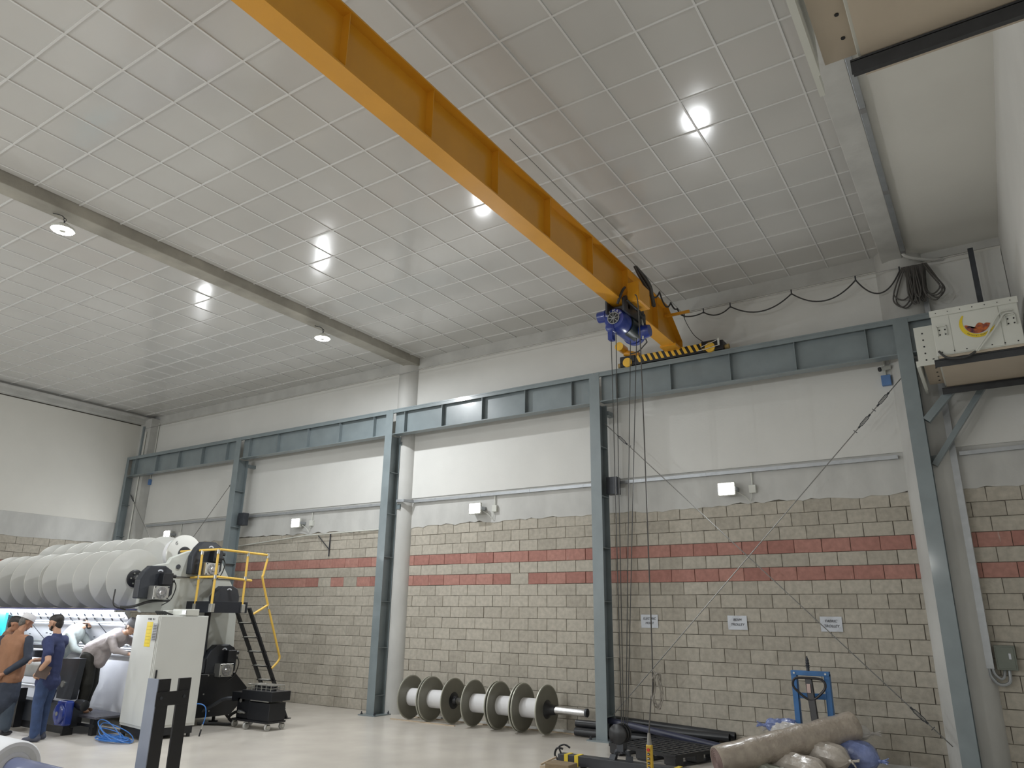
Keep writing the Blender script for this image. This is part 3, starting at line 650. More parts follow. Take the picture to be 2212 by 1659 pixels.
o = B().tube(smoothpath([(6.22, -2.2, 5.92), (6.0, -1.6, 6.1), (5.93, -1.45, 6.14), (5.78, -1.2, 6.2), (5.52, -.82, 6.27), (5.28, -.6, 6.34)]), .012, 6).build('power_cable', dwire, origin=(6.2, -1.5, 5.6), smooth=True); tag(o, 'dark cable curving from the hoist to the carriage motor', 'cable')
# ropes + hook block
t = thing('hoist_rope', 'four parallel steel ropes falling from the hoist to the hook block', 'rope', (5.9, -2.6, .6))
for a, c in (((5.93, -2.79, 5.86), (5.835, -2.62, .56)), ((5.99, -2.75, 5.86), (5.86, -2.62, .56)), ((6.0, -2.25, 5.92), (5.875, -2.58, .56)), ((6.1, -2.25, 5.92), (5.9, -2.58, .56))):
    B().tube([a, c], .0065, 6).build('rope_strand', rope_m, t)
t = thing('hook_block', 'black crane hook block with double hook hanging just above the floor', 'crane hook', (5.83, -2.6, .12))
for y in (-2.67, -2.6, -2.53): B().lathe((5.8, y - .02, .45), (5.8, y + .02, .45), [(0, .115), (.2, .12), (.5, .105), (.8, .12), (1, .115)], 28).build('sheave', mat('black_cast', (.018, .019, .022), .3), t, smooth=True)
B().lathe((5.8, -2.72, .45), (5.8, -2.69, .45), [(0, .05), (1, .118)], 28).build('cover_plate', mat('black_cast', (.018, .019, .022), .3), t, smooth=True)
B().cb((5.82, -2.6, .3), (.09, .12, .1)).cyl((5.82, -2.6, .3), (5.82, -2.6, .22), .035, n=12).build('swivel', dark_steel, t)
for s in (-1, 1):
    P = [(5.82 + s * .0, -2.6, .25), (5.82 + s * .07, -2.6, .24), (5.82 + s * .1, -2.6, .17), (5.82 + s * .12, -2.62, .12), (5.82 + s * .17, -2.63, .10)]
    B().tube(smoothpath(P, 5), [.03] * 8 + [.03 + .002 * i for i in range(6)] + [.03, .024, .018, .014, .01, .006, .004][:7], 8).build('hook', dark_steel, t, smooth=True)
    B().bar((5.82 + s * .11, -2.62, .2), (5.82 + s * .13, -2.7, .05), .09, .02).build('foot', dark_steel, t)
# pendant
px, py = 6.365, -3.0
t = thing('pendant_controller', 'yellow pendant push-button controller hanging at the front', 'controller', (px, py, .03))
B().cb((px, py, .235), (.07, .06, .38)).build('body', mat('pendant_yellow', (.72, .48, .05), .4), t, bevel=.012)
B().cb((px, py - .031, .24), (.05, .006, .34)).build('face_plate', mat('pendant_ochre', (.5, .3, .03), .5), t, bevel=.002)
B().cyl((px, py - .034, .37), (px, py - .045, .37), .018, n=14).build('stop_button', mat('button_red', (.5, .02, .015), .4), t, smooth=True)
for k in range(5):
    B().cyl((px, py - .034, .325 - k * .048), (px, py - .046, .325 - k * .048), .015, n=12).build('push_button', black, t, smooth=True)
    B().bar((px - .012, py - .047, .325 - k * .048), (px + .012, py - .047, .325 - k * .048), .002, .006).build('arrow_mark', paper, t)
B().cyl((px, py, .42), (px, py, .55), .032, .016, 12).build('cable_sleeve', mat('sleeve', (.25, .24, .22), .6), t, smooth=True)
B().tube(smoothpath([(px, py, .54), (px + .04, py, .9), (px + .08, py, 1.25), (6.46, py, 3.0), (6.47, py, 5.0), (6.46, py, 6.1), (6.4, -2.95, 6.3)]), .009, 6).build('control_cable', mat('grey_cable', (.085, .08, .075), .6), t, smooth=True)
P = []
for k in range(60):
    a = k * .42; P.append((px + .13 + .05 * math.sin(a) + .02 * math.sin(k), py + .03 * math.sin(k * 1.7), 1.02 + .2 * math.cos(a) + .01 * math.sin(k * 2.3)))
B().tube(P, .008, 6).build('coiled_spare', mat('spare_cord', (.27, .25, .22), .6), t, smooth=True)
B().tube(smoothpath([(px + .08, py, 1.26), (px + .1, py, 1.24), (px + .13, py, 1.2)]), .01, 6).build('cable_tie', mat('spare_cord', (.27, .25, .22), .6), t)
# ------------------------------------------------------------------ warp beams on the floor (flanged spools)
flange_m = mat('olive_grey_flange', (.215, .21, .175), .42, .25, .08, 3)
rim_m = mat('pale_flange_rim', (.42, .42, .36), .4, .4, .1, 5)
yarn_m = mat('white_wound_yarn', (.72, .72, .73), .55, 0, .02, 3, .15, 60, stretch=(30, 1, 1))
def warp(xs, y, r, yc, rd, shaft, label, hubs):
    """xs: list of (left, right) flange positions of each spool"""
    t = thing('warp_beam', label, 'warp beam', ((xs[0][0] + xs[-1][1]) / 2, y, 0))
    for a, c in xs:
        s = B().lathe((a + .01, y, r), (c - .01, y, r), [(0, rd), (1, rd)], 36).build('yarn_winding', yarn_m, t, smooth=True)
        for x in (a, c):
            f = B().lathe((x - .012, y, r), (x + .012, y, r), [(0, r - .03), (.0, r - .012), (.2, r), (.8, r), (1, r - .012), (1, r - .03)], 48).build('flange', flange_m, t, smooth=True)
            B().lathe((x - .013, y, r), (x + .013, y, r), [(0, r - .018), (.15, r + .001), (.85, r + .001), (1, r - .018)], 48, False).build('rim', rim_m, f, smooth=True)
    for a, c in hubs: B().lathe((a, y, r), (c, y, r), [(0, .15), (.35, .09), (1, .075)], 24).build('hub', black, t, smooth=True)
    B().lathe((shaft[0], y, r), (shaft[1], y, r), [(0, .055), (.03, .062), (.97, .062), (1, .05)], 24).build('shaft', chrome, t, smooth=True)
    return t
R1 = .385
warp([(.46, .905), (.955, 1.47)], -.42, R1, 0, .155, (1.3, 1.72), 'shorter warp beam of two white spools beside the thin concrete column', [(1.48, 1.56)])
t = warp([(1.96, 2.455), (2.51, 2.95), (3.0, 3.47)], -.47, R1, 0, .155, (1.8, 4.22), 'longer warp beam of three white spools with a bare steel shaft end', [(3.482, 3.64)])
B().lathe((4.2, -.47, R1), (4.235, -.47, R1), [(0, .062), (.3, .066), (1, .066)], 24).build('shaft_end', dark_steel, t, smooth=True)
B().lathe((4.236, -.47, R1), (4.238, -.47, R1), [(0, .035), (1, .035)], 20).build('bore', black, t)
wood = mat('pale_wood', (.50, .40, .29), .7, 0, .1, 8, stretch=(1, 12, 12))
for k, (a, c, y, lb) in enumerate(((.2, 1.7, -.66, 'thin pale wooden strip on the floor in front of the shorter warp beam'), (.1, 4.3, -.17, 'long pale wooden strip on the floor along the wall behind the warp beams'))):
    o = B().box(a, c, y - .02, y + .02, 0, .014).build('wood_strip', wood, origin=((a + c) / 2, y, 0)); tag(o, lb, 'wood strip')
# ------------------------------------------------------------------ black tubes along the wall
tube_m = mat('black_tube', (.028, .03, .034), .35, 0, .15, 5); navy_t = mat('navy_tube', (.035, .04, .075), .35, 0, .1, 5)
tubes = [((3.98, -.16, .07), (6.25, -.14, .07), .065, 'lowest black tube nearest the wall'), ((3.92, -.30, .07), (6.2, -.28, .07), .065, 'lower black tube at the outside of the pile'),
         ((3.9, -.23, .185), (6.45, -.2, .185), .06, 'upper black tube resting on the lower pair'), ((4.35, -.12, .29), (6.5, -.08, .2), .055, 'topmost black tube against the wall')]
for p, q, r, lb in tubes:
    t = thing('black_tube', lb + ', right of the warp beams', 'tube', ((p[0] + q[0]) / 2, p[1], p[2] - r), 0, None)
    B().lathe(p, q, [(0, r * .82), (0, r), (1, r), (1, r * .82)], 24, False).build('wall', tube_m, t, smooth=True)
    B().lathe(p, q, [(.03, r * .8), (.97, r * .8)], 16).build('dark_bore', black, t)
o = B().cyl((4.45, -.33, .30), (6.75, -.52, .06), .05, n=20).build('navy_tube', navy_t, origin=(5.6, -.42, .05), smooth=True); tag(o, 'navy blue tube lying slantwise across the black tubes', 'tube')
# ------------------------------------------------------------------ black plastic pallet
t = thing('plastic_pallet', 'black plastic pallet with slatted deck in front of the tubes', 'pallet', (5.85, -1.2, 0), -.33)
M = Matrix.Translation((5.85, -1.22, 0)) @ Matrix.Rotation(-.33, 4, 'Z'); pm = mat('black_plastic', (.022, .023, .026), .3, 0, .15, 8)
def pb(*a): b = B(); b.m = M; return b.box(*a)
for k in range(9): y = -.5 + k * .125; pb(-.6, .6, y - .022, y + .022, .125, .15).build('deck_slat', pm, t, bevel=.004)
for k in range(9): x = -.6 + k * .15; pb(x - .012, x + .012, -.5, .5, .12, .145).build('cross_rib', pm, t)
for x in (-.5, 0, .5):
    for y in (-.43, 0, .43): pb(x - .1, x + .1, y - .08, y + .08, .02, .125).build('block', pm, t, bevel=.008)
    pb(x - .08, x + .08, -.5, .5, 0, .02).build('runner', pm, t)
pb(-.61, .61, -.515, -.5, .11, .155).box(-.61, .61, .5, .515, .11, .155).box(-.61, -.595, -.5, .5, .11, .155).box(.595, .61, -.5, .5, .11, .155).build('rim', pm, t)
# ------------------------------------------------------------------ low black beam with yellow tape (foot of a trolley)
t = thing('trolley_foot', 'long low black steel beam with yellow tape bands at the bottom edge', 'trolley', (6, -2.66, 0))
dk = mat('charcoal_steel', (.035, .038, .045), .42, 0, .15, 8)
B().box(4.95, 7.5, -2.72, -2.58, .03, .15).build('beam', dk, t, bevel=.006)
for x in (5.05, 5.2, 6.55, 6.75): B().box(x, x + .055, -2.726, -2.574, .024, .155).build('tape_band', mat('tape_yellow', (.8, .6, .05), .5), t)
B().tube(smoothpath([(4.96, -2.65, .15), (4.93, -2.64, .22), (5.0, -2.62, .25), (5.08, -2.62, .22)]), .012, 6).tube(smoothpath([(4.94, -2.66, .05), (4.87, -2.65, .12), (4.9, -2.64, .2), (4.98, -2.63, .2)]), .014, 6).build('chain_loop', black, t, smooth=True)
for x in (5.3, 7.2): B().cyl((x, -2.7, .03), (x, -2.6, .03), .03, n=12).build('wheel', rubber, t, smooth=True)
t = thing('broken_crate', 'rough brown broken wooden board lying in front of the yellow-taped beam', 'board', (5.1, -2.95, 0))
B().box(4.98, 5.32, -3.1, -2.86, .0, .1).build('board', mat('brown_wood', (.24, .18, .11), .8, 0, .2, 10, stretch=(1, 8, 8)), t, bevel=.01)
B().bar((4.86, -3.0, .05), (5.0, -2.85, .13), .03, .02).bar((4.88, -3.05, .03), (5.1, -3.0, .06), .02, .03).build('splinter', wood, t)
# ------------------------------------------------------------------ blue hand stacker
sx, sy = 7.83, -.9
t = thing('hand_stacker', 'blue hand stacker frame with a black handle against the block wall', 'stacker', (sx, sy, 0))
for s in (-1, 1):
    B().box(sx + s * .21 - .035, sx + s * .21 + .035, sy - .02, sy + .08, .06, 1.18).box(sx + s * .21 - .035 + (0 if s > 0 else .06), sx + s * .21 - .025 + (0 if s > 0 else .06), sy - .03, sy, .06, 1.18).build('mast_rail', blue_p, t, bevel=.004)
    B().box(sx + s * .17 - .06, sx + s * .17 + .06, sy - .2, sy + .62, .05, .1).build('fork', blue_p, t, bevel=.006)
    B().cyl((sx + s * .2 - .03, sy - .15, .045), (sx + s * .2 + .03, sy - .15, .045), .045, n=14).build('wheel', rubber, t, smooth=True)
B().box(sx - .245, sx + .245, sy - .03, sy + .07, 1.15, 1.21).build('top_rail', blue_p, t, bevel=.004)
B().box(sx - .19, sx + .19, sy, sy + .05, .86, .93).build('middle_rail', blue_p, t, bevel=.004)
for s in (-1, 1): B().cyl((sx + s * .2, sy - .04, 1.18), (sx + s * .2, sy - .028, 1.18), .012, n=10).build('bolt', alu, t)
B().cyl((sx - .02, sy, 1.2), (sx - .02, sy, 1.36), .02, n=10).lathe((sx - .02, sy, 1.25), (sx - .02, sy, 1.4), [(0, .03), (.1, .018), (.2, .03), (.3, .018), (.4, .028), (.5, .016), (.6, .024), (.8, .012), (1, .006)], 12).build('chain_anchor', dark_steel, t, smooth=True)
hd = mat('handle_black', (.02, .018, .02), .35)
B().bar((sx + .0, sy - .12, 1.13), (sx + .08, sy - .22, .15), .09, .05, (0, 1, 0)).build('tiller', hd, t, bevel=.01)
hp = [(sx - .05, sy - .15, 1.13), (sx - .16, sy - .15, 1.12), (sx - .2, sy - .15, 1.06), (sx - .17, sy - .15, .98), (sx + .01, sy - .16, .86), (sx + .17, sy - .15, .97), (sx + .21, sy - .15, 1.06), (sx + .16, sy - .15, 1.12), (sx + .04, sy - .15, 1.13), (sx - .05, sy - .15, 1.13)]
B().tube(smoothpath(hp, 5), .016, 8).build('loop_handle', hd, t, smooth=True)
B().box(sx - .02, sx + .025, sy - .18, sy - .172, .95, 1.06).build('warning_sticker', mat('sticker', (.6, .45, .42), .5), t)
# ------------------------------------------------------------------ fabric rolls and sacks
def blob(name, secs, m, parent=None, n=28, wob=.012, seed=1, wr=9):
    """lofted cloth body: secs = [(x,y,z,ry,rz)] along the axis"""
    r = random.Random(seed); b = B(); V = []; k = len(secs); ph = [r.uniform(0, 6) for _ in range(8)]
    ax = (Vector(secs[-1][:3]) - Vector(secs[0][:3])).normalized(); side = ax.cross(Vector((0, 0, 1))).normalized(); up = side.cross(ax)
    for i, (x, y, z, ra, rb) in enumerate(secs):
        for j in range(n):
            a = 2 * pi * j / n
            w_ = 1 + wob / max(ra, .03) * (.5 * math.sin(wr * a + ph[0] + i * .35) + .35 * math.sin(3 * a + ph[1] + i * .7) + .3 * math.sin(i * 1.9 + ph[2] + 2 * a))
            V.append(Vector((x, y, z)) + side * math.cos(a) * ra * w_ + up * math.sin(a) * rb * w_)
    F = [(i * n + j, i * n + (j + 1) % n, (i + 1) * n + (j + 1) % n, (i + 1) * n + j) for i in range(k - 1) for j in range(n)] + [tuple(range(n))[::-1], tuple((k - 1) * n + j for j in range(n))]
    b.add(V, F); return b
def sec(p, q, prof): p = Vector(p); q = Vector(q); return [(*p.lerp(q, t), r, r * f) for t, r, f in prof]
def film(name, col, col2):
    m = mat(name, col, .3, 0, .06, 10, .9, 26, coat=.5, col2=col2, stretch=(1, 1, 1), coatr=.2); return m
fb_m = film('wrapped_beige_fabric', (.46, .40, .33), (.34, .29, .24)); sb = film('beige_sack', (.50, .455, .40), (.42, .375, .325)); sblue = film('blue_sack', (.25, .31, .58), (.14, .19, .40)); swhite = film('white_sack', (.58, .56, .53), (.48, .46, .44)); sgr = film('grey_green_sack', (.33, .34, .29), (.22, .24, .2))
t = thing('fabric_roll', 'long beige fabric roll in clear film lying slantwise on top of the sacks', 'fabric roll', (7.7, -1.75, .3))
prof = [(0, .165, 1), (.01, .172, 1)] + [(.02 + .96 * i / 26, .172 + .006 * math.sin(i * 1.3), 1) for i in range(27)] + [(.99, .16, 1), (1, .13, 1)]
P0 = Vector((6.98, -2.42, .225)); P1 = Vector((8.36, -1.12, .60))
rb_ = blob('r', sec(P0, P1, prof), None, wob=.006, seed=3, wr=13).build('wrapping', fb_m, t, smooth=True)
ax = (P1 - P0).normalized(); u = ax.orthogonal().normalized(); v = ax.cross(u); pts = []
for k in range(150):
    a = k * .28; rr = .02 + .13 * k / 150; pts.append(P0 - ax * .003 + u * rr * math.cos(a) + v * rr * math.sin(a))
B().tube(pts, .0042, 5).build('spiral_end', mat('inner_fabric', (.30, .22, .20), .7), t, smooth=True)
B().lathe(P0 - ax * .002, P0 + ax * .01, [(0, .155), (1, .155)], 32).build('end_face', mat('inner_fabric_dark', (.20, .14, .13), .8), t)
def sack(p, q, r, m, label, seed, knot=True, kend=1):
    p = Vector(p); q = Vector(q); base = (p + q) / 2
    t = thing('tied_sack', label, 'sack', (base.x, base.y, min(p.z, q.z) - r))
    prof = [(0, r * .25, .9), (.04, r * .7, .95), (.1, r * .93, .95)] + [(.16 + .66 * i / 12, r * (1 + .03 * math.sin(i)), .95) for i in range(13)] + [(.88, r * .92, .95), (.93, r * .75, .95), (.97, r * .45, .95), (1, r * .14, 1)]
    blob('s', sec(p, q, prof), None, wob=.014, seed=seed, wr=11).build('body', m, t, smooth=True)
    if knot:
        d = (q - p).normalized(); r2 = random.Random(seed); e = q
        B().tube([e - d * .01, e + d * .03], .022, 8).build('knot', m, t, smooth=True)
        for k in range(5):
            dd = (d + Vector((r2.uniform(-.7, .7), r2.uniform(-.7, .7), r2.uniform(-.5, .6)))).normalized()
            B().tube(smoothpath([e + d * .02, e + dd * .05 + d * .03, e + dd * .1 + d * .02]), [.012] * 6 + [.009] * 6 + [.003], 6).build('tail', m, t, smooth=True)
    return t
sack((7.55, -1.0, .38), (8.62, -1.38, .26), .19, sblue, 'pale blue sack with a tied end, rightmost of the sack pile', 11)
sack((7.5, -1.38, .36), (8.35, -1.72, .28), .155, sb, 'beige sack with a tied end in front of the blue sack', 12)
sack((7.3, -1.75, .24), (8.15, -2.05, .16), .15, sb, 'pinkish beige sack at the front of the pile, cut by the bottom edge', 13)
sack((7.15, -1.95, .13), (7.75, -2.25, .1), .11, sgr, 'grey-green speckled sack under the long roll at the bottom edge', 14, False)
sack((7.1, -.75, .2), (8.3, -.8, .2), .17, sb, 'beige sack lying at the back of the pile near the stacker', 15)
sack((7.3, -1.15, .2), (8.45, -1.25, .12), .12, sgr, 'grey sack hidden low in the middle of the pile', 16, False)
sack((7.9, -1.0, .42), (7.25, -.95, .46), .12, swhite, 'white and blue sack poking up behind the long roll on the left', 17)
sack((7.7, -1.02, .50), (8.5, -.92, .50), .1, swhite, 'white knotted sack behind the right end of the long roll', 18)
sack((7.6, -.9, .52), (7.2, -.98, .5), .085, sblue, 'small light blue sack behind the long roll next to the stacker', 19)
# ------------------------------------------------------------------ foreground frame and roll
t = thing('steel_stand', 'black H-shaped steel stand with a bare steel side in the foreground', 'stand', (2.45, -6.8, 0))
y0, y1 = -7.0, -6.72
sk = mat('stand_black', (.012, .012, .014), .4); sm = mat('stand_bare_side', (.26, .29, .36), .4, .3, .05, 5)
B().box(2.47, 2.5, -6.97, -6.83, 0, 1.165).build('upright', sk, t, bevel=.003)
B().box(2.47, 2.5, -6.73, -6.585, 0, 1.165).build('upright', sk, t, bevel=.003)
B().box(2.5, 2.515, -6.985, -6.6, .90, 1.04).build('cross_plate', sk, t, bevel=.003)
B().box(2.31, 2.5, -6.982, -6.971, 0, 1.17).build('side_plate', sm, t, bevel=.002)
for y in (-6.93, -6.66): B().cyl((2.515, y, .98), (2.521, y, .98), .016, n=12).build('bolt', dark_steel, t)
B().box(2.25, 2.56, -7.05, -6.52, 0, .012).build('base_plate', sk, t)
t = thing('fabric_roll', 'big white fabric roll on a blue-grey tube at the lower left corner', 'fabric roll', (.9, -7.5, 0))
c0 = Vector((.92, -7.5, .21)); d = Vector((1, -.02, 0)).normalized()
B().lathe(c0 - d * 1.6, c0, [(0, .27), (.005, .28), (.985, .28), (1, .265)], 48).build('fabric_winding', mat('white_cloth', (.66, .67, .69), .7, 0, .02, 3, .1, 40), t, smooth=True)
B().lathe(c0 - d * .002, c0 + d * .004, [(0, .26), (1, .17)], 48, False).build('roll_end', mat('white_cloth_end', (.55, .56, .56), .8, 0, .05, 12), t)
B().lathe(c0 - d * .1, c0 + d * 1.6, [(0, .12), (1, .12)], 40).build('core_tube', mat('blue_grey_tube', (.12, .14, .24), .3, 0, .1, 3, coat=.4), t, smooth=True)
B().cb((c0 + d * .9)[:2] + (.05,), (.3, .3, .1)) if False else None
for f in (-1.3, 1.4):
    p = c0 + d * f; B().bar((p.x, p.y, 0), (p.x, p.y, p.z - .13 if f > 0 else p.z - .28 + .02), .2, .06, (0, 1, 0)).build('cradle', dk, t) if p.z - .28 > -.5 else None
# ------------------------------------------------------------------ electrical cabinet
t = thing('electrical_cabinet', 'tall pale grey electrical cabinet with yellow label right of the knitting machine', 'cabinet', (-.95, -4.89, 0), math.radians(-8))
CM = Matrix.Translation((-.95, -4.89, 0)) @ Matrix.Rotation(math.radians(-8), 4, 'Z')
def cbx(*a): b = B(); b.m = CM; return b.box(*a)
cbx(-.84, 0, 0, .8, .16, 1.80).build('body', cabinet_p, t, bevel=.006)
cbx(-.82, -.02, .02, .78, .05, .16).build('plinth', black, t)
cbx(0, .018, .015, .785, .2, 1.785).build('door', cabinet_p, t, bevel=.004)
cbx(-.825, -.015, -.015, 0, .2, 1.785).build('side_cover', cabinet_p, t, bevel=.004)
cbx(.018, .035, .05, .075, .82, 1.0).build('handle', black, t, bevel=.004)
cbx(-.37, -.17, -.019, -.015, 1.33, 1.70).build('yellow_label', mat('label_yellow', (.78, .60, .05), .5), t)
cbx(-.14, .0, -.019, -.015, 1.42, 1.68).build('data_plate', mat('plate_grey', (.42, .43, .44), .4, .2, .2, 40), t)
for k in range(10): cbx(-.13, -.01, -.0205, -.019, 1.44 + k * .023, 1.448 + k * .023).build('print_line', ink, t)
for k in range(6): cbx(-.35, -.2, -.0205, -.019, 1.38 + k * .05, 1.384 + k * .05).build('print_line', mat('label_brown', (.4, .28, .04), .5), t)
textobj('lettering', 'WORK  W-1', .045, ink, CM @ Vector((-.24, -.018, 1.74)), Matrix.Rotation(math.radians(-8), 3, 'Z') @ Matrix.Rotation(pi / 2, 3, 'X'), t)
for x in (-.79, -.05):
    for y in (.06, .74): b = B(); b.m = CM; b.cyl((x, y, 0), (x, y, .05), .03, n=10).build('foot', rubber, t)
t = thing('servo_drive_box', 'small white box with cables lying on top of the cabinet', 'box', (-1.3, -4.3, 1.8))
cbx(-.45, .02, .4, .62, 1.802, 1.90).build('case', white_p, t, bevel=.01)
cbx(-.1, .03, .39, .4, 1.82, 1.88).build('grille', alu, t)
b = B(); b.m = CM
for k in range(6): b.tube(smoothpath([(-.75 + k * .06, .3, 1.81), (-.74 + k * .06, .25, 1.86), (-.72 + k * .06, .3, 1.84), (-.68 + k * .05, .4, 1.81)]), .01, 6)
b.build('cables', dwire, t, smooth=True)
cbx(-.7, -.5, .35, .5, 1.802, 1.88).build('small_box', white_p, t, bevel=.01)
# ------------------------------------------------------------------ warp knitting machine
mt = thing('knitting_machine', 'large pale grey warp knitting machine with rows of big silver spools', 'machine', (-5, -3.9, 0))
spool_m = mat('silver_wound_spool', (.40, .41, .39), .42, .25, .05, 1.5); spool_f = mat('spool_flange', (.62, .62, .585), .34, .3, .04, 2)
def spools(n, x0, y, z, r, gap_after):
    x = x0; out = []
    for k in range(n):
        s = B().lathe((x - .53, y, z), (x - .01, y, z), [(0, .2), (1, .2)], 40).build('spool', spool_m, mt, smooth=True)
        for xx in (x, x - .536): B().lathe((xx - .012, y, z), (xx, y, z), [(0, r - .006), (.2, r), (.8, r), (1, r - .006)], 56).build('flange', spool_f, s, smooth=True)
        x -= .55
        if k + 1 == gap_after: x -= .13
spools(8, -2.72, -4.36, 2.41, .51, 4)
spools(7, -3.2, -3.55, 2.735, .51, 4)
# end hub of front beam, small end spool of rear beam
h = B().lathe((-2.725, -4.36, 2.41), (-2.68, -4.36, 2.41), [(0, .155), (.6, .15), (1, .12)], 32).build('hub', black, mt, smooth=True)
for k in range(6):
    a = k * pi / 3; B().cyl((-2.68, -4.36 + .1 * math.cos(a), 2.41 + .1 * math.sin(a)), (-2.665, -4.36 + .1 * math.cos(a), 2.41 + .1 * math.sin(a)), .014, n=8).build('bolt', alu, h)
B().cyl((-2.75, -4.36, 2.41), (-2.1, -4.36, 2.41), .062, n=20).build('shaft', chrome, mt, smooth=True)
s = B().lathe((-2.85, -3.53, 2.89), (-2.65, -3.53, 2.89), [(0, .3), (1, .3)], 48).build('spool', yarn_m, mt, smooth=True)
B().lathe((-2.65, -3.53, 2.89), (-2.62, -3.53, 2.89), [(0, .36), (1, .355)], 48).build('flange', spool_f, s, smooth=True)
B().lathe((-2.62, -3.53, 2.89), (-2.59, -3.53, 2.89), [(0, .14), (1, .12)], 28).build('hub', black, s, smooth=True)
textobj('number', '6', .11, mat('pencil_grey', (.2, .2, .2), .6), (-2.616, -3.72, 3.08), Matrix.Rotation(pi / 2, 3, 'Z') @ Matrix.Rotation(pi / 2, 3, 'X'), mt)
# side frame
poly = [(-4.62, 1.9), (-4.63, 2.45), (-4.52, 2.6), (-4.19, 2.675), (-4.14, 2.77), (-3.86, 2.892), (-3.71, 2.94), (-3.2, 2.94), (-3.14, 2.79), (-2.83, 2.35), (-2.66, 1.95), (-2.62, 1.2), (-3.7, 1.2), (-3.85, 1.84), (-4.55, 1.84)]
B().prism(poly, 'x', -2.14, -2.04).build('side_frame', machine_p, mt, bevel=.012)
B().box(-2.16, -2.03, -4.05, -2.78, 2.44, 2.455).build('seam_strip', dark_steel, mt)
B().cyl((-2.04, -4.0, 2.62), (-2.025, -4.0, 2.62), .04, n=16).build('hole_cap', dark_steel, mt)
B().box(-8.5, -2.14, -4.1, -2.7, 1.95, 2.15).build('top_beam', machine_p, mt, bevel=.02)
B().box(-2.6, -2.14, -3.95, -2.7, .1, 1.25).build('lower_frame', machine_p, mt, bevel=.02)
B().box(-8.5, -2.6, -3.9, -2.9, .1, 1.1).build('lower_body', machine_p, mt)
hous = mat('charcoal_cover', (.03, .034, .042), .38, 0, .1, 3)
def drive(y0, y1, z0, z1, x, ang=True, servo=True):
    w_ = y1 - y0; h_ = z1 - z0
    p = [(y0, z0), (y0, z0 + h_ * .55), (y0 + w_ * .12, z0 + h_ * .8), (y0 + w_ * .28, z1 - .01), (y1 - w_ * .3, z1), (y1 - w_ * .1, z1 - h_ * .12), (y1, z0 + h_ * .55), (y1, z0 + h_ * .15), (y1 - w_ * .12, z0)]
    c = B().prism(p, 'x', x, x + .16).build('drive_cover', hous, mt, bevel=.02)
    V = []; n = 10; cy = y0 + w_ * .55; cz = z1 - h_ * .17
    for i in range(n + 1):
        a = math.radians(30 + 120 * i / n)
        V += [(x + .163, cy + .062 * math.cos(a), cz - .03 + .062 * math.sin(a)), (x + .163, cy + .038 * math.cos(a), cz - .03 + .038 * math.sin(a))]
    B().add(V, [(2 * i, 2 * i + 1, 2 * i + 3, 2 * i + 2) for i in range(n)]).build('arc_window', paper, c, fix=False)
    if servo:
        gy = y0 + w_ * .5; gz = z0 + .1
        g_ = B().box(x + .16, x + .33, gy - .14, gy + .14, gz - .11, gz + .11).build('gearbox', alu, mt, bevel=.01)
        B().lathe((x + .33, gy, gz), (x + .345, gy, gz), [(0, .1), (1, .095)], 24).build('gear_flange', mat('matte_alu', (.3, .3, .3), .5, .7), g_, smooth=True)
        b = B()
        for k in range(8): a = k * pi / 4; b.cyl((x + .345, gy + .075 * math.cos(a), gz + .075 * math.sin(a)), (x + .352, gy + .075 * math.cos(a), gz + .075 * math.sin(a)), .014, n=8)
        b.lathe((x + .345, gy, gz), (x + .36, gy, gz), [(0, .045), (1, .035)], 16); b.build('gear_face', chrome, g_)
        for i in (-1, 1):
            for j in (-1, 1): B().cyl((x + .33, gy + i * .12, gz + j * .09), (x + .338, gy + i * .12, gz + j * .09), .012, n=8).build('bolt', dark_steel, g_)
        m2 = B().box(x + .16, x + .3, gy + .02, gy + .2, gz + .13, gz + .33).build('servo_motor', black, mt, bevel=.012)
        B().cyl((x + .23, gy + .2, gz + .28), (x + .23, gy + .28, gz + .28), .03, n=12).cyl((x + .23, gy + .2, gz + .2), (x + .23, gy + .27, gz + .2), .025, n=12).build('connector', black, m2, smooth=True)
        B().tube(smoothpath([(x + .23, gy + .27, gz + .2), (x + .24, gy + .31, gz + .1), (x + .22, gy + .26, gz - .1), (x + .2, gy + .12, gz - .2)]), .009, 6).build('motor_cable', dwire, m2, smooth=True)
drive(-4.76, -4.14, 2.06, 2.61, -2.04)
drive(-3.84, -3.22, 2.5, 3.09, -2.04)
drive(-3.36, -2.82, 1.9, 2.33, -1.95, servo=False)
drive(-3.35, -2.72, .78, 1.31, -1.95)
B().box(-2.04, -1.88, -3.75, -3.3, .95, 1.5).build('bearing_plate', hous, mt, bevel=.03)
B().prism([(-3.85, .12), (-3.85, .83), (-2.75, .83), (-2.45, .56), (-2.45, .4), (-2.75, .12)], 'x', -2.1, -1.75).build('gear_cover', mat('machine_black', (.011, .012, .015), .35), mt, bevel=.012)
for y, z in ((-3.6, .8), (-3.3, .8), (-3.0, .8), (-3.35, .5), (-3.5, .3), (-3.2, .22)): B().cyl((-1.75, y, z), (-1.742, y, z), .014, n=8).build('bolt', alu, mt)
B().tube(smoothpath([(-1.8, -3.6, .9), (-1.78, -3.55, 1.05), (-1.8, -3.45, 1.1), (-1.8, -3.4, .95), (-1.82, -3.5, .88), (-1.8, -3.62, 1.0)]), .02, 8).cyl((-1.82, -3.4, .85), (-1.82, -3.4, 1.08), .05, n=12).build('pump', dark_steel, mt, smooth=True)
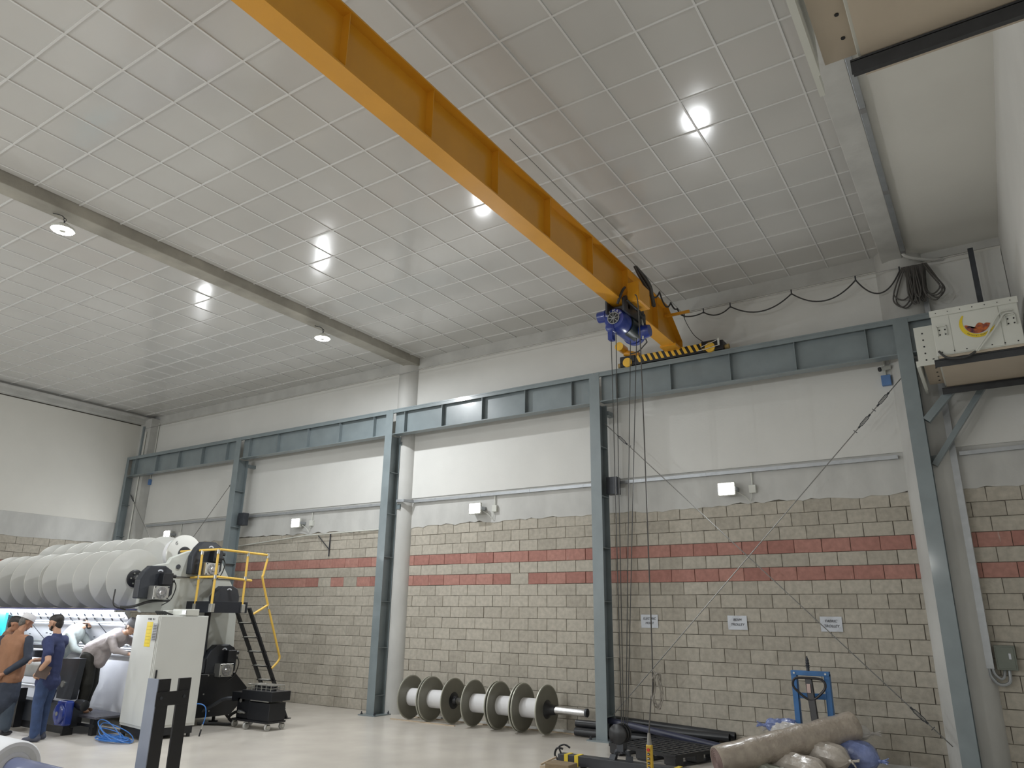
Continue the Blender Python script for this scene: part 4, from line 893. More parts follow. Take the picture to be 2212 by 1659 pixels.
B().tube([(-2.0, -2.9, .0), (-2.0, -2.9, .15)], .03).cyl((-2.0, -2.9, 0), (-2.0, -2.9, .02), .08, n=12).tube([(-1.95, -3.5, .0), (-1.95, -3.5, .15)], .03).cyl((-1.95, -3.5, 0), (-1.95, -3.5, .02), .08, n=12).tube([(-2.0, -2.6, .05), (-1.9, -2.9, .3)], .025).build('levelling_foot', black, mt)
# front: white yarn sheet, fabric, led strips, bars
sheet = mat('white_yarn_sheet', (.74, .76, .80), .6, 0, .03, 3, .2, 60, stretch=(20, 1, 1))
B().add([(-8.5, -4.75, 1.83), (-2.2, -4.75, 1.83), (-2.2, -4.2, 1.2), (-8.5, -4.2, 1.2), (-8.5, -4.74, 1.84), (-2.2, -4.74, 1.84), (-2.2, -4.17, 1.2), (-8.5, -4.17, 1.2)], [(0, 1, 2, 3), (4, 7, 6, 5), (0, 4, 5, 1), (2, 6, 7, 3)]).build('yarn_sheet', sheet, mt)
B().box(-8.5, -1.95, -4.42, -4.34, .24, 1.14).build('fabric_sheet', mat('white_cloth', (.66, .67, .69), .7), mt)
B().cyl((-8.5, -4.42, 1.16), (-2.0, -4.42, 1.16), .06, n=20).build('take_down_roller', mat('white_cloth', (.66, .67, .69), .7), mt, smooth=True)
B().box(-8.5, -2.1, -5.0, -4.2, 1.87, 1.895).build('light_canopy', mat('canopy_blue', (.10, .11, .26), .4), mt)
for k in range(6): B().box(-2.2 - (k + 1) * 1.05 + .03, -2.2 - k * 1.05, -4.97, -4.93, 1.845, 1.87).build('led_strip', emit_s, mt)
for k in range(5): area((-2.7 - k * 1.1, -4.93, 1.83), (0, .5, -1), .9, .05, 15, (.85, .9, 1))
for z, y in ((1.75, -4.72), (1.66, -4.64), (1.3, -4.36), (1.25, -4.38), (1.22, -4.45)): B().cyl((-8.5, y - .02, z), (-2.2, y - .02, z), .012, n=8).build('guide_rod', alu, mt)
for k in range(22):
    x = -2.35 - k * .27; r = random.Random(k)
    B().bar((x, -4.76, 1.8), (x - .05, -4.66, 1.7), .012, .02).build('needle_bracket', dark_steel, mt)
    if k % 3 == 0: B().bar((x, -4.7, 1.72), (x + .12, -4.28, 1.25), .012, .012).build('diagonal_rod', dark_steel, mt)
for k in range(34): r = random.Random(k + 9); x = -2.6 - r.random() * 3.6; z = 1.26 + r.random() * .22; B().cb((x, -4.25 - (z - 1.2) * .87 - .02, z), (.05, .01, .018)).build('guide_clip', dark_steel, mt)
o = B().box(-7.9, -6.1, -4.85, -4.8, 1.25, 1.8).build('guard_panel', mat('teal_panel', (.02, .38, .46), .4), mt)
B().box(-4.95, -4.1, -4.9, -4.4, 1.2, 1.26).box(-4.95, -4.6, -4.95, -4.5, 1.02, 1.15).build('pattern_unit', dark_steel, mt)
B().tube(smoothpath([(-2.1, -4.9, 1.92), (-2.0, -4.75, 1.93), (-1.9, -4.5, 2.02), (-1.85, -4.2, 2.04)]), .022, 8).tube(smoothpath([(-2.15, -5.0, 2.2), (-2.12, -5.0, 1.95), (-2.1, -4.8, 1.88)]), .012, 6).build('cable_run', dwire, mt, smooth=True)
# ------------------------------------------------------------------ step platform in front of the machine
t = thing('step_platform', 'low black walking platform along the front of the knitting machine', 'platform', (-4.5, -4.75, 0))
B().box(-7.5, -1.98, -5.05, -4.5, .24, .27).build('tread', mat('tread_grey', (.12, .12, .14), .5, .3, .2, 30), t)
for k in range(6): B().box(-2.15 - k * 1.0, -2.05 - k * 1.0, -5.04, -4.96, 0, .24).build('leg', black, t)
B().box(-7.5, -2.0, -5.05, -5.03, .12, .16).build('brace', black, t)
# ------------------------------------------------------------------ dark batching unit with blue motor
t = thing('batching_unit', 'dark grey fabric batching unit with a blue motor behind the standing men', 'machine', (-3.0, -5.3, 0))
B().prism([(-2.95, .5), (-3.05, 1.1), (-2.42, 1.12), (-2.5, .5)], 'y', -5.22, -5.12).build('front_panel', hous, t, bevel=.004)
B().box(-5.5, -2.5, -5.22, -4.98, .1, .42).build('base', hous, t, bevel=.01)
B().box(-5.5, -2.42, -5.2, -5.14, .0, .1).build('base_rail', black, t)
m_ = B().box(-2.62, -2.34, -5.36, -5.22, .14, .5).build('motor', blue_m, t, bevel=.03)
B().lathe((-2.48, -5.36, .32), (-2.48, -5.40, .32), [(0, .15), (.5, .15), (1, .12)], 24).build('motor_flange', blue_m, m_, smooth=True)
B().lathe((-2.48, -5.40, .32), (-2.48, -5.41, .32), [(0, .03), (1, .03)], 16).build('shaft_cap', alu, m_)
B().lathe((-2.42, -5.15, .45), (-2.2, -5.12, .42), [(0, .06), (.5, .08), (.9, .08), (1, .05)], 20).build('side_motor', black, t, smooth=True)
B().cyl((-5.5, -5.0, .9), (-3.05, -5.0, .9), .16, n=28).build('cloth_roller', mat('roll_grey', (.35, .35, .33), .6), t, smooth=True)
B().box(-5.5, -3.1, -5.3, -5.1, .62, .66).build('tray', paper, t)
B().cyl((-2.8, -5.24, .72), (-2.8, -5.22, .72), .05, n=16).build('dial', alu, t)
B().box(-2.46, -2.42, -5.3, -5.2, 0, .2).build('leg', black, t); B().box(-4.0, -3.9, -5.34, -5.22, 0, .6).build('leg', black, t)
# ------------------------------------------------------------------ access platform, railing, ladder
t = thing('access_platform', 'black access platform with yellow tube railing beside the knitting machine', 'platform', (-1.9, -3.4, 2.0))
xr, yf, zf = -1.34, -3.72, 1.98
B().box(-2.5, xr, yf, -2.98, zf - .06, zf).build('deck', black, t)
B().box(-2.5, xr, yf - .012, yf, zf - .13, zf + .06).box(xr, xr + .012, yf, -2.98, zf - .13, zf + .06).build('kick_plate', mat('navy_black_plate', (.012, .015, .022), .38), t, bevel=.003)
B().bar((-2.0, -3.3, .12), (-2.0, -3.3, 1.92), .08, .08, (0, 1, 0)).build('support_post', black, t)
rp = .021
def T(*p, name='rail'): return B().tube(smoothpath(p, 4) if len(p) > 2 else list(p), rp, 10).build(name, rail_y, t, smooth=True)
T((-2.45, yf, 2.92), (-1.42, yf, 2.92), (xr - .02, yf + .03, 2.92), (xr, yf + .1, 2.92), (xr, -2.64, 2.90), name='top_rail')
T((-2.45, yf, 2.45), (-1.42, yf, 2.45), (xr - .02, yf + .03, 2.45), (xr, yf + .1, 2.45), (xr, -2.95, 2.42), name='middle_rail')
for x, y in ((-2.24, yf), (-1.80, yf), (xr, yf), (xr, -3.09)):
    p = T((x, y, 1.96), (x, y, 2.92), name='rail_post')
    for z in (2.88, 2.45): B().cyl((x, y, z - .035), (x, y, z + .035), .027, n=12).build('joint_fitting', alu, p, smooth=True)
    B().box(x - .03, x + .05, y - .035, y + .035, 1.86, 2.0).build('foot_clamp', alu, p, bevel=.006)
B().tube(smoothpath([(xr, -2.64, 2.9), (xr, -2.64, 2.85), (xr, -2.7, 2.55), (xr, -2.7, 2.45), (xr, -2.5, 1.96), (xr, -2.17, 1.2), (xr, -2.12, 1.08), (xr, -2.15, 1.0), (xr, -2.3, .87)], 5), rp, 10).build('ladder_handrail', rail_y, t, smooth=True)
T((xr, -2.84, 1.83), (xr, -2.52, 2.0), name='handrail_strut')
B().cyl((xr, -2.64, 2.84), (xr, -2.64, 2.93), .028, n=12).cyl((xr, -2.5, 1.93), (xr, -2.5, 2.0), .028, n=12).build('joint_fitting', alu, t, smooth=True)
t = thing('access_ladder', 'black steel ladder with toothed steps leaning on the access platform', 'ladder', (-1.53, -2.4, 0))
for x in (-1.72, -1.34): B().bar((x, -2.93, 1.94), (x, -1.83, .02), .03, .085, (1, 0, 0)).build('stringer', black, t)
for k in range(7):
    z = 1.68 - k * .25; y = -2.93 + (1.94 - z) * 1.1 / 1.92
    s = B().box(-1.74, -1.32, y - .055, y + .055, z - .012, z).build('step', black, t)
    b = B()
    for i in range(12): x = -1.7 + i * .03; b.add([(x, y - .055, z), (x + .02, y - .055, z), (x + .01, y - .055, z + .014), (x, y + .05, z), (x + .02, y + .05, z), (x + .01, y + .05, z + .014)], [(0, 1, 2), (3, 5, 4), (0, 3, 4, 1), (1, 4, 5, 2), (2, 5, 3, 0)])
    b.build('step_teeth', alu, s)
for x in (-1.72, -1.34): B().box(x - .07, x + .07, -1.88, -1.76, 0, .012).build('foot_plate', black, t)
# ------------------------------------------------------------------ wheeled unit (heater / pump cart)
t = thing('pump_cart', 'black pump unit on castors at the foot of the ladder', 'cart', (-.85, -2.95, 0))
kb = mat('machine_black', (.011, .012, .015), .35)
B().box(-1.25, -.32, -3.1, -2.72, .11, .14).build('chassis', kb, t)
B().box(-.86, -.33, -3.08, -2.74, .14, .42).build('motor_cover', kb, t, bevel=.006)
B().box(-1.2, -.86, -3.06, -2.76, .14, .48).build('pump_housing', kb, t, bevel=.02)
B().box(-1.05, -.28, -3.1, -2.7, .45, .6).build('upper_box', kb, t, bevel=.006)
B().box(-1.36, -1.0, -3.06, -2.8, .4, .55).build('side_box', kb, t, bevel=.01)
B().box(-.8, -.34, -3.105, -3.1, .44, .455).build('trim_strip', alu, t)
B().lathe((-1.12, -3.07, .25), (-.92, -3.09, .24), [(0, .025), (.3, .03), (.6, .018), (1, .012)], 12).build('nozzle', alu, t, smooth=True)
B().cyl((-1.1, -3.07, .42), (-1.1, -3.055, .42), .03, n=16).build('gauge', alu, t)
b = B()
for k in range(6): b.tube([(-.98 + k * .12, -3.05, .6), (-.98 + k * .12, -3.05, .69), (-.98 + k * .12, -2.76, .69), (-.98 + k * .12, -2.76, .6)], .006, 6)
for z in (.64, .69): b.tube([(-.98, -3.05, z), (-.38, -3.05, z), (-.38, -2.76, z), (-.98, -2.76, z)], .006, 6, True)
b.build('wire_basket', alu, t)
for k in range(4): B().cyl((-.9 + k * .14, -2.9, .6), (-.9 + k * .14, -2.9, .67), .045, n=14).build('canister', kb, t, smooth=True)
for x, y in ((-1.2, -3.06), (-.8, -3.14), (-.36, -3.06), (-.36, -2.76), (-1.15, -2.78)):
    c = B().cyl((x - .018, y, .055), (x + .018, y, .055), .052, n=18).build('castor_wheel', mat('castor_grey', (.45, .45, .43), .5), t, smooth=True)
    B().box(x - .03, x + .03, y - .03, y + .02, .085, .115).box(x - .03, x - .022, y - .03, y + .02, .04, .1).box(x + .022, x + .03, y - .03, y + .02, .04, .1).build('castor_fork', alu, c)
B().tube(smoothpath([(-1.34, -3.0, .44), (-1.5, -3.1, .42), (-1.65, -3.2, .32), (-1.8, -3.35, .2)]), .03, 8).build('suction_hose', dark_steel, t, smooth=True)
B().tube(smoothpath([(-1.05, -2.9, .16), (-1.3, -2.95, .22), (-1.45, -3.0, .12), (-1.25, -3.05, .04), (-1.6, -3.2, .03), (-1.75, -3.4, .04)]), .025, 8).build('floor_hose', rubber, t, smooth=True)
# blue air hose next to the cabinet and blue cable heap on the floor
hb = mat('blue_hose', (.04, .17, .5), .4)
t = thing('air_hose', 'thin blue air hose arching down to the floor beside the cabinet', 'hose', (-.75, -4.1, 0))
B().tube(smoothpath([(-.9, -4.2, .42), (-.82, -4.1, .47), (-.74, -4.02, .43), (-.72, -4.0, .3), (-.74, -4.02, .15)]), .008, 8).build('hose', hb, t, smooth=True)
B().cyl((-.74, -4.02, .17), (-.745, -4.03, .1), .014, n=10).build('fitting', alu, t); B().cyl((-.745, -4.03, .1), (-.75, -4.05, 0), .012, n=10).build('rod_foot', black, t)
t = thing('cable_heap', 'heap of bright blue cable coiled on the floor in front of the cabinet', 'cable', (-1.3, -5.15, 0))
for k in range(11):
    r = random.Random(k + 3); cx, cy = -1.3 + r.uniform(-.12, .12), -5.12 + r.uniform(-.05, .05); ra = r.uniform(.2, .42); rb2 = r.uniform(.1, .16); ph = r.uniform(0, 6)
    lift = 0 if k > 2 else (.14, .26, .2)[k]
    P = [(cx + ra * math.cos(a), cy + rb2 * math.sin(a), .012 + k * .004 + lift * max(0, math.sin(a * .5 + ph * 0)) ** 2 + .006 * math.sin(3 * a + ph)) for a in [2 * pi * i / 24 for i in range(24)]]
    B().tube(P, .007, 6, True).build('loop', hb, t, smooth=True)
# ------------------------------------------------------------------ people: every garment and body grown as one voxel-remeshed surface
def bone_mesh(b, p, q, r0, r1, n=12):
    p = Vector(p); q = Vector(q); L = (q - p).length
    if L < 1e-5: b.ell(p, (r0,) * 3, 12, 8); return
    pr = []
    for i in range(5): a = pi / 2 * i / 4; pr.append((-r0 * math.cos(a) / L, max(r0 * math.sin(a), .0015)))
    for i in range(5): a = pi / 2 * i / 4; pr.append((1 + r1 * math.sin(a) / L, max(r1 * math.cos(a), .0015)))
    b.lathe(p, q, pr, n)
def grow(name, bones, m, parent, voxel, ells=(), smooth=6, wrinkle=0):
    b = B()
    for p, q, r0, r1 in bones: bone_mesh(b, p, q, r0, r1)
    for c, r in ells: b.ell(c, r, 18, 12)
    o = b.build(name, m, parent)
    rm = o.modifiers.new('remesh', 'REMESH'); rm.mode = 'VOXEL'; rm.voxel_size = voxel; rm.use_smooth_shade = True
    sm_ = o.modifiers.new('smooth', 'SMOOTH'); sm_.iterations = smooth; sm_.factor = .5
    if wrinkle:
        tx = bpy.data.textures.new('folds', 'CLOUDS'); tx.noise_scale = .13; d = o.modifiers.new('folds', 'DISPLACE'); d.texture = tx; d.strength = wrinkle; d.mid_level = .5; d.texture_coords = 'LOCAL'
    dg = bpy.context.evaluated_depsgraph_get(); me = bpy.data.meshes.new_from_object(o.evaluated_get(dg)); o.modifiers.clear()
    me.polygons.foreach_set('use_smooth', [True] * len(me.polygons)); o.data = me
    if not me.materials: me.materials.append(m)
    return o
def hand_bones(wr, d, palm_n, s=1, curl=.4):
    """wr wrist, d pointing direction, palm_n palm normal; five fingers"""
    d = Vector(d).normalized(); n = Vector(palm_n); n = (n - d * n.dot(d)).normalized(); sd = d.cross(n) * s; W = Vector(wr)
    B_ = [(W, W + d * .05, .026, .03), (W + d * .03 + sd * .02, W + d * .08 + sd * .028, .018, .014), (W + d * .03 - sd * .02, W + d * .08 - sd * .03, .018, .013), (W + d * .04, W + d * .085, .02, .016)]
    for i, (off, L) in enumerate(((.032, .07), (.011, .08), (-.011, .074), (-.032, .058))):
        a = W + d * .082 + sd * off; c = a + (d * math.cos(curl) + n * math.sin(curl)) * L * .5; e = c + (d * math.cos(curl * 2.2) + n * math.sin(curl * 2.2)) * L * .5
        B_ += [(a, c, .0095, .009), (c, e, .009, .0075)]
    a = W + d * .03 + sd * .025; c = a + (d * .6 + sd * .7 + n * .3).normalized() * .045; e = c + (d * .9 + sd * .2 + n * .4).normalized() * .035
    return B_ + [(a, c, .013, .011), (c, e, .011, .009)]
def head(c, f, skin_m, parent, bones, up=(0, 0, 1)):
    """adds head shape to bones; returns frame"""
    f = Vector(f).normalized(); u = Vector(up); u = (u - f * u.dot(f)).normalized(); s = f.cross(u); c = Vector(c)
    bones += [(c + u * .03 - f * .015, c + u * .035 + f * .015, .083, .082), (c - u * .05 + f * .03, c + u * .0 + f * .02, .058, .072), (c - u * .075 + f * .06, c - u * .06 + f * .055, .03, .034),
              (c + f * .09 + u * .005, c + f * .112 - u * .025, .009, .015), (c + f * .075 + u * .028 + s * .03, c + f * .075 + u * .028 - s * .03, .02, .02),
              (c + f * .09 - u * .052 + s * .015, c + f * .09 - u * .052 - s * .015, .01, .01),
              (c + s * .08 + u * .01, c + s * .083 - u * .025, .016, .011), (c - s * .08 + u * .01, c - s * .083 - u * .025, .016, .011)]
    return c, f, u, s
def face_parts(fr, parent):
    c, f, u, s = fr
    for k in (-1, 1):
        e = c + f * .087 + u * .012 + s * .03 * k
        eb = B().ell(e, (.011, .011, .008), 10, 6).build('eye', paper, parent, smooth=True)
        B().ell(e + f * .008, (.005, .005, .005), 8, 5).build('iris', mat('eye_dark', (.03, .015, .01), .3), eb, smooth=True)
def hair(fr, parent, m, cap=None, name='hair', beard=False):
    c, f, u, s = fr; b = []
    b += [(c + u * .055 - f * .03, c + u * .06 + f * .02, .086, .08), (c + u * .0 - f * .045, c + u * .03 - f * .03, .07, .078), (c - u * .04 - f * .05, c - f * .045, .052, .065)]
    o = grow(name, b, m, parent, .011, smooth=4)
    if beard: grow('beard', [(c - u * .08 + f * .05, c - u * .07 + f * .065, .034, .034), (c - u * .05 + s * .065 + f * .02, c - u * .085 + f * .05, .02, .03), (c - u * .05 - s * .065 + f * .02, c - u * .085 + f * .05, .02, .03)], m, parent, .01, smooth=3)
    if cap:
        M = Matrix((( *s, 0), (*f, 0), (*u, 0), (0, 0, 0, 1))).transposed().to_4x4(); M.translation = c + u * .055
        k = B(); k.m = M; pr = [(0, .102), (.03, .106), (.75, .1), (.92, .088), (1, .055), (1.01, .002)]
        k.lathe((0, -.01, -.015), (0, -.01, .082), pr, 28); k.build('cap', cap, parent, smooth=True)
        k = B(); k.m = M; k.lathe((0, -.01, -.016), (0, -.01, .01), [(0, .107), (1, .108)], 28, False); k.build('cap_band', cap, parent, smooth=True)
def leg(hip, knee, ank, s=1): return [(hip, knee, .085 * s, .058 * s), (knee, ank, .056 * s, .036 * s)]
skin = mat('skin_brown', (.34, .17, .10), .5, 0, .05, 5); skin2 = mat('skin_light_brown', (.45, .26, .17), .5, 0, .05, 5); skin3 = mat('skin_tan', (.52, .31, .21), .5, 0, .05, 5)
hairm = mat('black_hair', (.015, .012, .01), .5, 0, .3, 60, .5, 90); greyh = mat('grey_hair', (.12, .11, .10), .6, 0, .3, 60, .5, 90)
def shoe(a, d, m, parent):
    a = Vector(a); d = Vector(d).normalized(); grow('shoe', [(Vector((a.x, a.y, .045)) - d * .06, Vector((a.x, a.y, .04)) + d * .07, .042, .04), (Vector((a.x, a.y, .035)) + d * .07, Vector((a.x, a.y, .032)) + d * .15, .04, .03), (Vector((a.x, a.y, .09)) - d * .04, Vector((a.x, a.y, .06)), .04, .04)], m, parent, .012, smooth=4)
def V3(o, f, r, x, y, z): return Vector((o[0], o[1], 0)) + Vector(f) * y + Vector(r) * x + Vector((0, 0, z))

# --- man in brown vest and white cap, seen from behind, hands clasped behind his back
O = (-3.17, -5.89); F = Vector((-.45, .89, 0)).normalized(); R_ = Vector((F.y, -F.x, 0)); P = lambda x, y, z: V3(O, F, R_, x, y, z)
t = thing('person', 'man in a brown vest over dark long shirt and white cap, seen from behind', 'person', (*O, 0))
hb_ = []; fr = head(P(.03, .1, 1.66), (F * .8 + R_ * .5 + Vector((0, 0, -.45))), skin, t, hb_, up=(0, 0, 1))
hb_ += [(P(0, .0, 1.45), P(.02, .07, 1.6), .06, .052), (P(0, 0, 1.0), P(0, 0, 1.33), .13, .12), (P(-.17, 0, 1.42), P(.17, 0, 1.42), .06, .06)]
hb_ += leg(P(-.09, 0, .95), P(-.1, .02, .5), P(-.1, 0, .08)) + leg(P(.09, 0, .95), P(.1, .02, .5), P(.1, 0, .08))
sh = [(P(-.21, 0, 1.40), P(-.29, -.06, 1.12)), (P(.21, 0, 1.40), P(.30, -.05, 1.12))]; wrs = [P(-.07, -.2, .88), P(.05, -.19, .90)]
for (a, e), w_ in zip(sh, wrs): hb_ += [(a, e, .052, .043), (e, w_, .042, .027)]
hb_ += hand_bones(wrs[0], (R_ * .9 + Vector((0, 0, -.35))), -F, 1, .7) + hand_bones(wrs[1], (-R_ * .8 + Vector((0, 0, -.5)) - F * .3), -F, -1, .7)
grow('body', hb_, skin, t, .0085, smooth=3); face_parts(fr, t); hair(fr, t, greyh, mat('white_cap', (.62, .61, .62), .7), beard=False)
navyc = mat('dark_slate_cloth', (.028, .036, .055), .8, 0, .15, 6, .3, 30); vestm = mat('brown_wool', (.27, .135, .075), .85, 0, .1, 6, .3, 60)
grow('long_shirt', [(P(0, -.0, .9), P(0, 0, 1.24), .14, .13), (P(-.06, 0, .55), P(-.03, 0, 1.0), .15, .16), (P(.06, 0, .55), P(.03, 0, 1.0), .15, .16), (P(0, .0, .48), P(0, 0, .9), .19, .165)] + [(a, e, .074, .062) for a, e in sh] + [(e, e.lerp(w_, .86), .062, .045) for (a, e), w_ in zip(sh, wrs)], navyc, t, .014, wrinkle=.02)
grow('vest', [(P(-.06, -.01, .84), P(-.08, -.01, 1.28), .16, .145), (P(.06, -.01, .84), P(.08, -.01, 1.28), .16, .145), (P(0, -.02, .84), P(0, -.02, 1.3), .17, .15), (P(-.14, -.01, 1.37), P(.14, -.01, 1.37), .095, .095), (P(0, .0, 1.4), P(0, .02, 1.49), .11, .072)], vestm, t, .014, wrinkle=.015)
grow('trousers', [(P(-.09, 0, .75), P(-.1, 0, .12), .1, .085), (P(.09, 0, .75), P(.1, 0, .12), .1, .085), (P(-.05, 0, .85), P(.05, 0, .85), .13, .13)], mat('slate_trousers', (.04, .055, .075), .8, 0, .1, 6), t, .014, wrinkle=.015)
for s_ in (-1, 1): shoe(P(.1 * s_, .0, 0), F, mat('black_shoe', (.02, .02, .025), .5), t)
# --- man behind him, brown jacket, dark hair
O = (-3.83, -5.76); F = Vector((.75, .66, 0)).normalized(); R_ = Vector((F.y, -F.x, 0))
t = thing('person', 'dark-haired man in a brown jacket partly hidden behind the man in the vest', 'person', (*O, 0))
hb_ = []; fr = head(P(0, .1, 1.62), (F + Vector((0, 0, -.35))), skin, t, hb_)
hb_ += [(P(0, 0, 1.42), P(0, .06, 1.56), .058, .052), (P(0, 0, .98), P(0, 0, 1.29), .13, .12), (P(-.17, 0, 1.38), P(.17, 0, 1.38), .06, .06)] + leg(P(-.09, 0, .93), P(-.1, .02, .5), P(-.1, 0, .08)) + leg(P(.09, 0, .93), P(.1, .02, .5), P(.1, 0, .08))
sh = [(P(-.2, 0, 1.37), P(-.27, 0, 1.08)), (P(.2, 0, 1.37), P(.27, 0, 1.08))]; wrs = [P(-.22, .16, .92), P(.24, .1, .86)]
for (a, e), w_ in zip(sh, wrs): hb_ += [(a, e, .05, .042), (e, w_, .042, .027)]
hb_ += hand_bones(wrs[0], (F * .4 + Vector((0, 0, -1))), R_, 1, .4) + hand_bones(wrs[1], (F * .3 + Vector((0, 0, -1))), -R_, -1, .4)
grow('body', hb_, skin, t, .0085, smooth=3); face_parts(fr, t); hair(fr, t, hairm)
jk = mat('brown_jacket', (.20, .105, .065), .8, 0, .12, 6, .3, 40)
grow('jacket', [(P(0, 0, .85), P(0, 0, 1.26), .165, .15), (P(-.13, 0, 1.33), P(.13, 0, 1.33), .11, .11), (P(0, 0, 1.33), P(0, .02, 1.45), .13, .08), (P(0, .0, 1.38), P(0, .03, 1.46), .1, .075)] + [(a, e, .075, .062) for a, e in sh] + [(e, e.lerp(w_, .9), .06, .045) for (a, e), w_ in zip(sh, wrs)], jk, t, .014, wrinkle=.02)
grow('trousers', [(P(-.09, 0, .8), P(-.1, 0, .12), .11, .08), (P(.09, 0, .8), P(.1, 0, .12), .11, .08), (P(-.05, 0, .85), P(.05, 0, .85), .14, .14)], navyc, t, .014, wrinkle=.015)
for s_ in (-1, 1): shoe(P(.1 * s_, .0, 0), F, mat('black_shoe', (.02, .02, .025), .5), t)
# --- man in navy shirt and jeans, tablet in hand on the hip
O = (-2.21, -5.76); F = Vector((-.84, -.5, 0)).normalized(); R_ = Vector((F.y, -F.x, 0))
t = thing('person', 'man in a navy blue shirt and jeans with one hand on his hip', 'person', (*O, 0))
hb_ = []; fr = head(P(0, .05, 1.66), (F + Vector((0, 0, -.12))), skin2, t, hb_)
hb_ += [(P(0, -.01, 1.45), P(0, .02, 1.59), .06, .053), (P(0, 0, 1.0), P(0, 0, 1.32), .13, .12), (P(-.18, 0, 1.42), P(.18, 0, 1.42), .058, .058)] + leg(P(-.09, 0, .95), P(-.1, .02, .5), P(-.11, -.02, .08)) + leg(P(.09, 0, .95), P(.1, .04, .5), P(.11, .04, .08))
# left arm (towards the viewer) bent, elbow back
la = (P(-.2, -.01, 1.41), P(-.31, -.14, 1.13)); lw = P(-.22, .05, .95); ra = (P(.2, 0, 1.41), P(.25, .12, 1.15)); rw = P(.05, .26, 1.12)
for (a, e), w_ in ((la, lw), (ra, rw)): hb_ += [(a, e, .05, .042), (e, w_, .042, .028)]
hb_ += hand_bones(lw, (F * .55 + R_ * .35 + Vector((0, 0, -.6))), R_, 1, .7) + hand_bones(rw, (-R_ * .6 + F * .3), Vector((0, 0, -1)), -1, .6)
grow('body', hb_, skin2, t, .0085, smooth=3); face_parts(fr, t); hair(fr, t, hairm, beard=True)
nv = mat('navy_cotton', (.022, .032, .10), .8, 0, .12, 6, .3, 35); jn = mat('blue_denim', (.03, .055, .13), .85, 0, .25, 9, .3, 80)
grow('shirt', [(P(0, 0, .9), P(0, 0, 1.28), .145, .15), (P(-.16, 0, 1.385), P(.16, 0, 1.385), .1, .1), (P(0, 0, 1.38), P(0, .0, 1.47), .11, .072), (la[0], la[0].lerp(la[1], .62), .075, .075), (ra[0], ra[0].lerp(ra[1], .7), .075, .072), (P(-.04, 0, .82), P(.04, 0, .82), .15, .15)], nv, t, .013, wrinkle=.02)
grow('jeans', [(P(-.09, 0, .82), P(-.1, .02, .5), .105, .082), (P(-.1, .02, .5), P(-.11, -.02, .1), .08, .07), (P(.09, 0, .82), P(.1, .04, .5), .105, .082), (P(.1, .04, .5), P(.11, .04, .1), .08, .07), (P(-.04, 0, .84), P(.04, 0, .84), .14, .14)], jn, t, .013, wrinkle=.015)
for x, y in ((-.11, -.02), (.11, .04)): shoe(P(x, y, 0), F, mat('grey_sneaker', (.05, .055, .08), .6), t)
tb = B().bar(P(-.29, .02, 1.0), P(-.2, -.12, .95), .008, .18, (0, 0, 1)).build('tablet', mat('tablet_dark', (.10, .07, .06), .4), origin=P(-.25, -.05, .9), bevel=.003); tag(tb, 'thin dark tablet held at the hip of the man in the navy shirt', 'tablet')
# --- man in light shirt bending over the machine, standing on the platform
O = (-2.66, -4.9); F = Vector((.9, .42, 0)).normalized(); R_ = Vector((F.y, -F.x, 0)); Z0 = .27
P = lambda x, y, z: V3(O, F, R_, x, y, z + Z0)
t = thing('person', 'man in a pale shirt and grey cap bending far over the machine front', 'person', (O[0], O[1], Z0))
hb_ = []; fr = head(P(0, .61, 1.33), (F * .9 + Vector((0, 0, -.65))), skin3, t, hb_, up=(F * .3 + Vector((0, 0, 1))))
hb_ += [(P(0, .46, 1.2), P(0, .56, 1.27), .055, .05), (P(0, -.02, .92), P(0, .42, 1.17), .13, .14), (P(-.17, .42, 1.16), P(.17, .42, 1.16), .058, .058)] + leg(P(-.09, -.03, .88), P(-.09, .0, .47), P(-.1, -.08, .08)) + leg(P(.09, -.03, .88), P(.1, .06, .47), P(.1, .02, .08))
sh = [(P(-.19, .42, 1.15), P(-.22, .66, 1.02)), (P(.19, .42, 1.15), P(.24, .55, .98))]; wrs = [P(-.18, .9, 1.08), P(.16, .76, .92)]
for (a, e), w_ in zip(sh, wrs): hb_ += [(a, e, .05, .042), (e, w_, .04, .027)]
for w_, s_ in zip(wrs, (1, -1)): hb_ += hand_bones(w_, F, (0, 0, -1), s_, .35)
grow('body', hb_, skin3, t, .0085, smooth=3); face_parts(fr, t); hair(fr, t, greyh, mat('grey_cap', (.16, .16, .17), .7))
ps = mat('pale_mauve_cotton', (.40, .36, .355), .8, 0, .08, 6, .4, 30)
grow('shirt', [(P(0, -.02, .95), P(0, .4, 1.16), .16, .165), (P(-.14, .4, 1.14), P(.14, .4, 1.14), .095, .095), (P(0, -.06, .78), P(0, .0, .95), .155, .16), (P(.02, .16, .78), P(0, .2, .98), .1, .13)] + [(a, e, .07, .06) for a, e in sh] + [(e, e.lerp(w_, .8), .055, .042) for (a, e), w_ in zip(sh, wrs)], ps, t, .013, wrinkle=.025)
tm = mat('black_olive_cloth', (.022, .022, .018), .85, 0, .15, 6)
grow('trousers', [(P(-.07, -.03, .85), P(-.09, .0, .45), .13, .1), (P(-.09, .0, .45), P(-.1, -.07, .13), .095, .075), (P(.07, -.02, .85), P(.1, .06, .45), .13, .1), (P(.1, .06, .45), P(.1, .02, .13), .095, .075)], tm, t, .013, wrinkle=.02)
for x, y in ((-.1, -.06), (.1, .03)):
    a = P(x, y, .04); grow('sandal', [(a - F * .05, a + F * .12, .035, .03)], mat('tan_sandal', (.25, .14, .08), .6), t, .011)
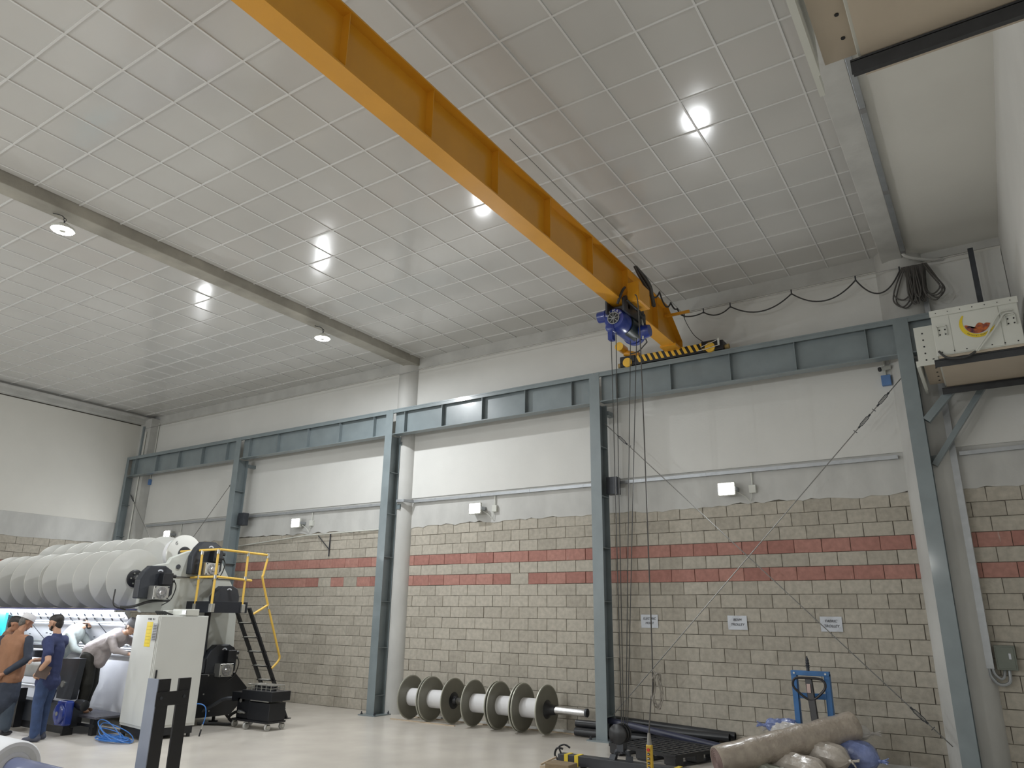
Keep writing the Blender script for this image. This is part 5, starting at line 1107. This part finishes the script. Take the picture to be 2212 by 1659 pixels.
# --- man in grey sweater leaning on the machine
O = (-3.95, -4.83); F = Vector((.8, .6, 0)).normalized(); R_ = Vector((F.y, -F.x, 0)); Z0 = .27
t = thing('person', 'man in a light grey sweater and cap leaning on the machine with straight arms', 'person', (O[0], O[1], Z0))
hb_ = []; fr = head(P(0, .45, 1.40), (F * .85 + Vector((0, 0, -.5))), skin3, t, hb_, up=(F * .3 + Vector((0, 0, 1))))
hb_ += [(P(0, .28, 1.25), P(0, .39, 1.34), .055, .05), (P(0, 0, .95), P(0, .24, 1.22), .13, .145), (P(-.17, .25, 1.2), P(.17, .25, 1.2), .058, .058)] + leg(P(-.09, 0, .9), P(-.09, .02, .47), P(-.1, -.04, .08)) + leg(P(.09, 0, .9), P(.1, .05, .47), P(.1, .0, .08))
sh = [(P(-.2, .25, 1.19), P(-.24, .42, .99)), (P(.2, .25, 1.19), P(.22, .38, .96))]; wrs = [P(-.2, .62, .86), P(.12, .56, .86)]
for (a, e), w_ in zip(sh, wrs): hb_ += [(a, e, .05, .042), (e, w_, .04, .027)]
for w_, s_ in zip(wrs, (1, -1)): hb_ += hand_bones(w_, F, (0, 0, -1), s_, .25)
grow('body', hb_, skin3, t, .0085, smooth=3); face_parts(fr, t); hair(fr, t, hairm, mat('pale_grey_cap', (.38, .38, .42), .7), beard=True)
gs = mat('grey_green_sweater', (.30, .33, .31), .85, 0, .08, 6, .3, 40)
grow('sweater', [(P(0, -.0, .85), P(0, .24, 1.2), .165, .165), (P(-.14, .24, 1.18), P(.14, .24, 1.18), .1, .1)] + [(a, e, .07, .06) for a, e in sh] + [(e, e.lerp(w_, .55), .055, .046) for (a, e), w_ in zip(sh, wrs)], gs, t, .013, wrinkle=.02)
grow('trousers', [(P(-.08, 0, .85), P(-.09, .02, .45), .12, .09), (P(-.09, .02, .45), P(-.1, -.03, .13), .085, .07), (P(.08, 0, .85), P(.1, .05, .45), .12, .09), (P(.1, .05, .45), P(.1, .0, .13), .085, .07)], navyc, t, .013)
for x in (-.1, .1): a = P(x, 0, .035); grow('shoe', [(a - F * .05, a + F * .13, .035, .03)], mat('black_shoe', (.02, .02, .025), .5), t, .011)
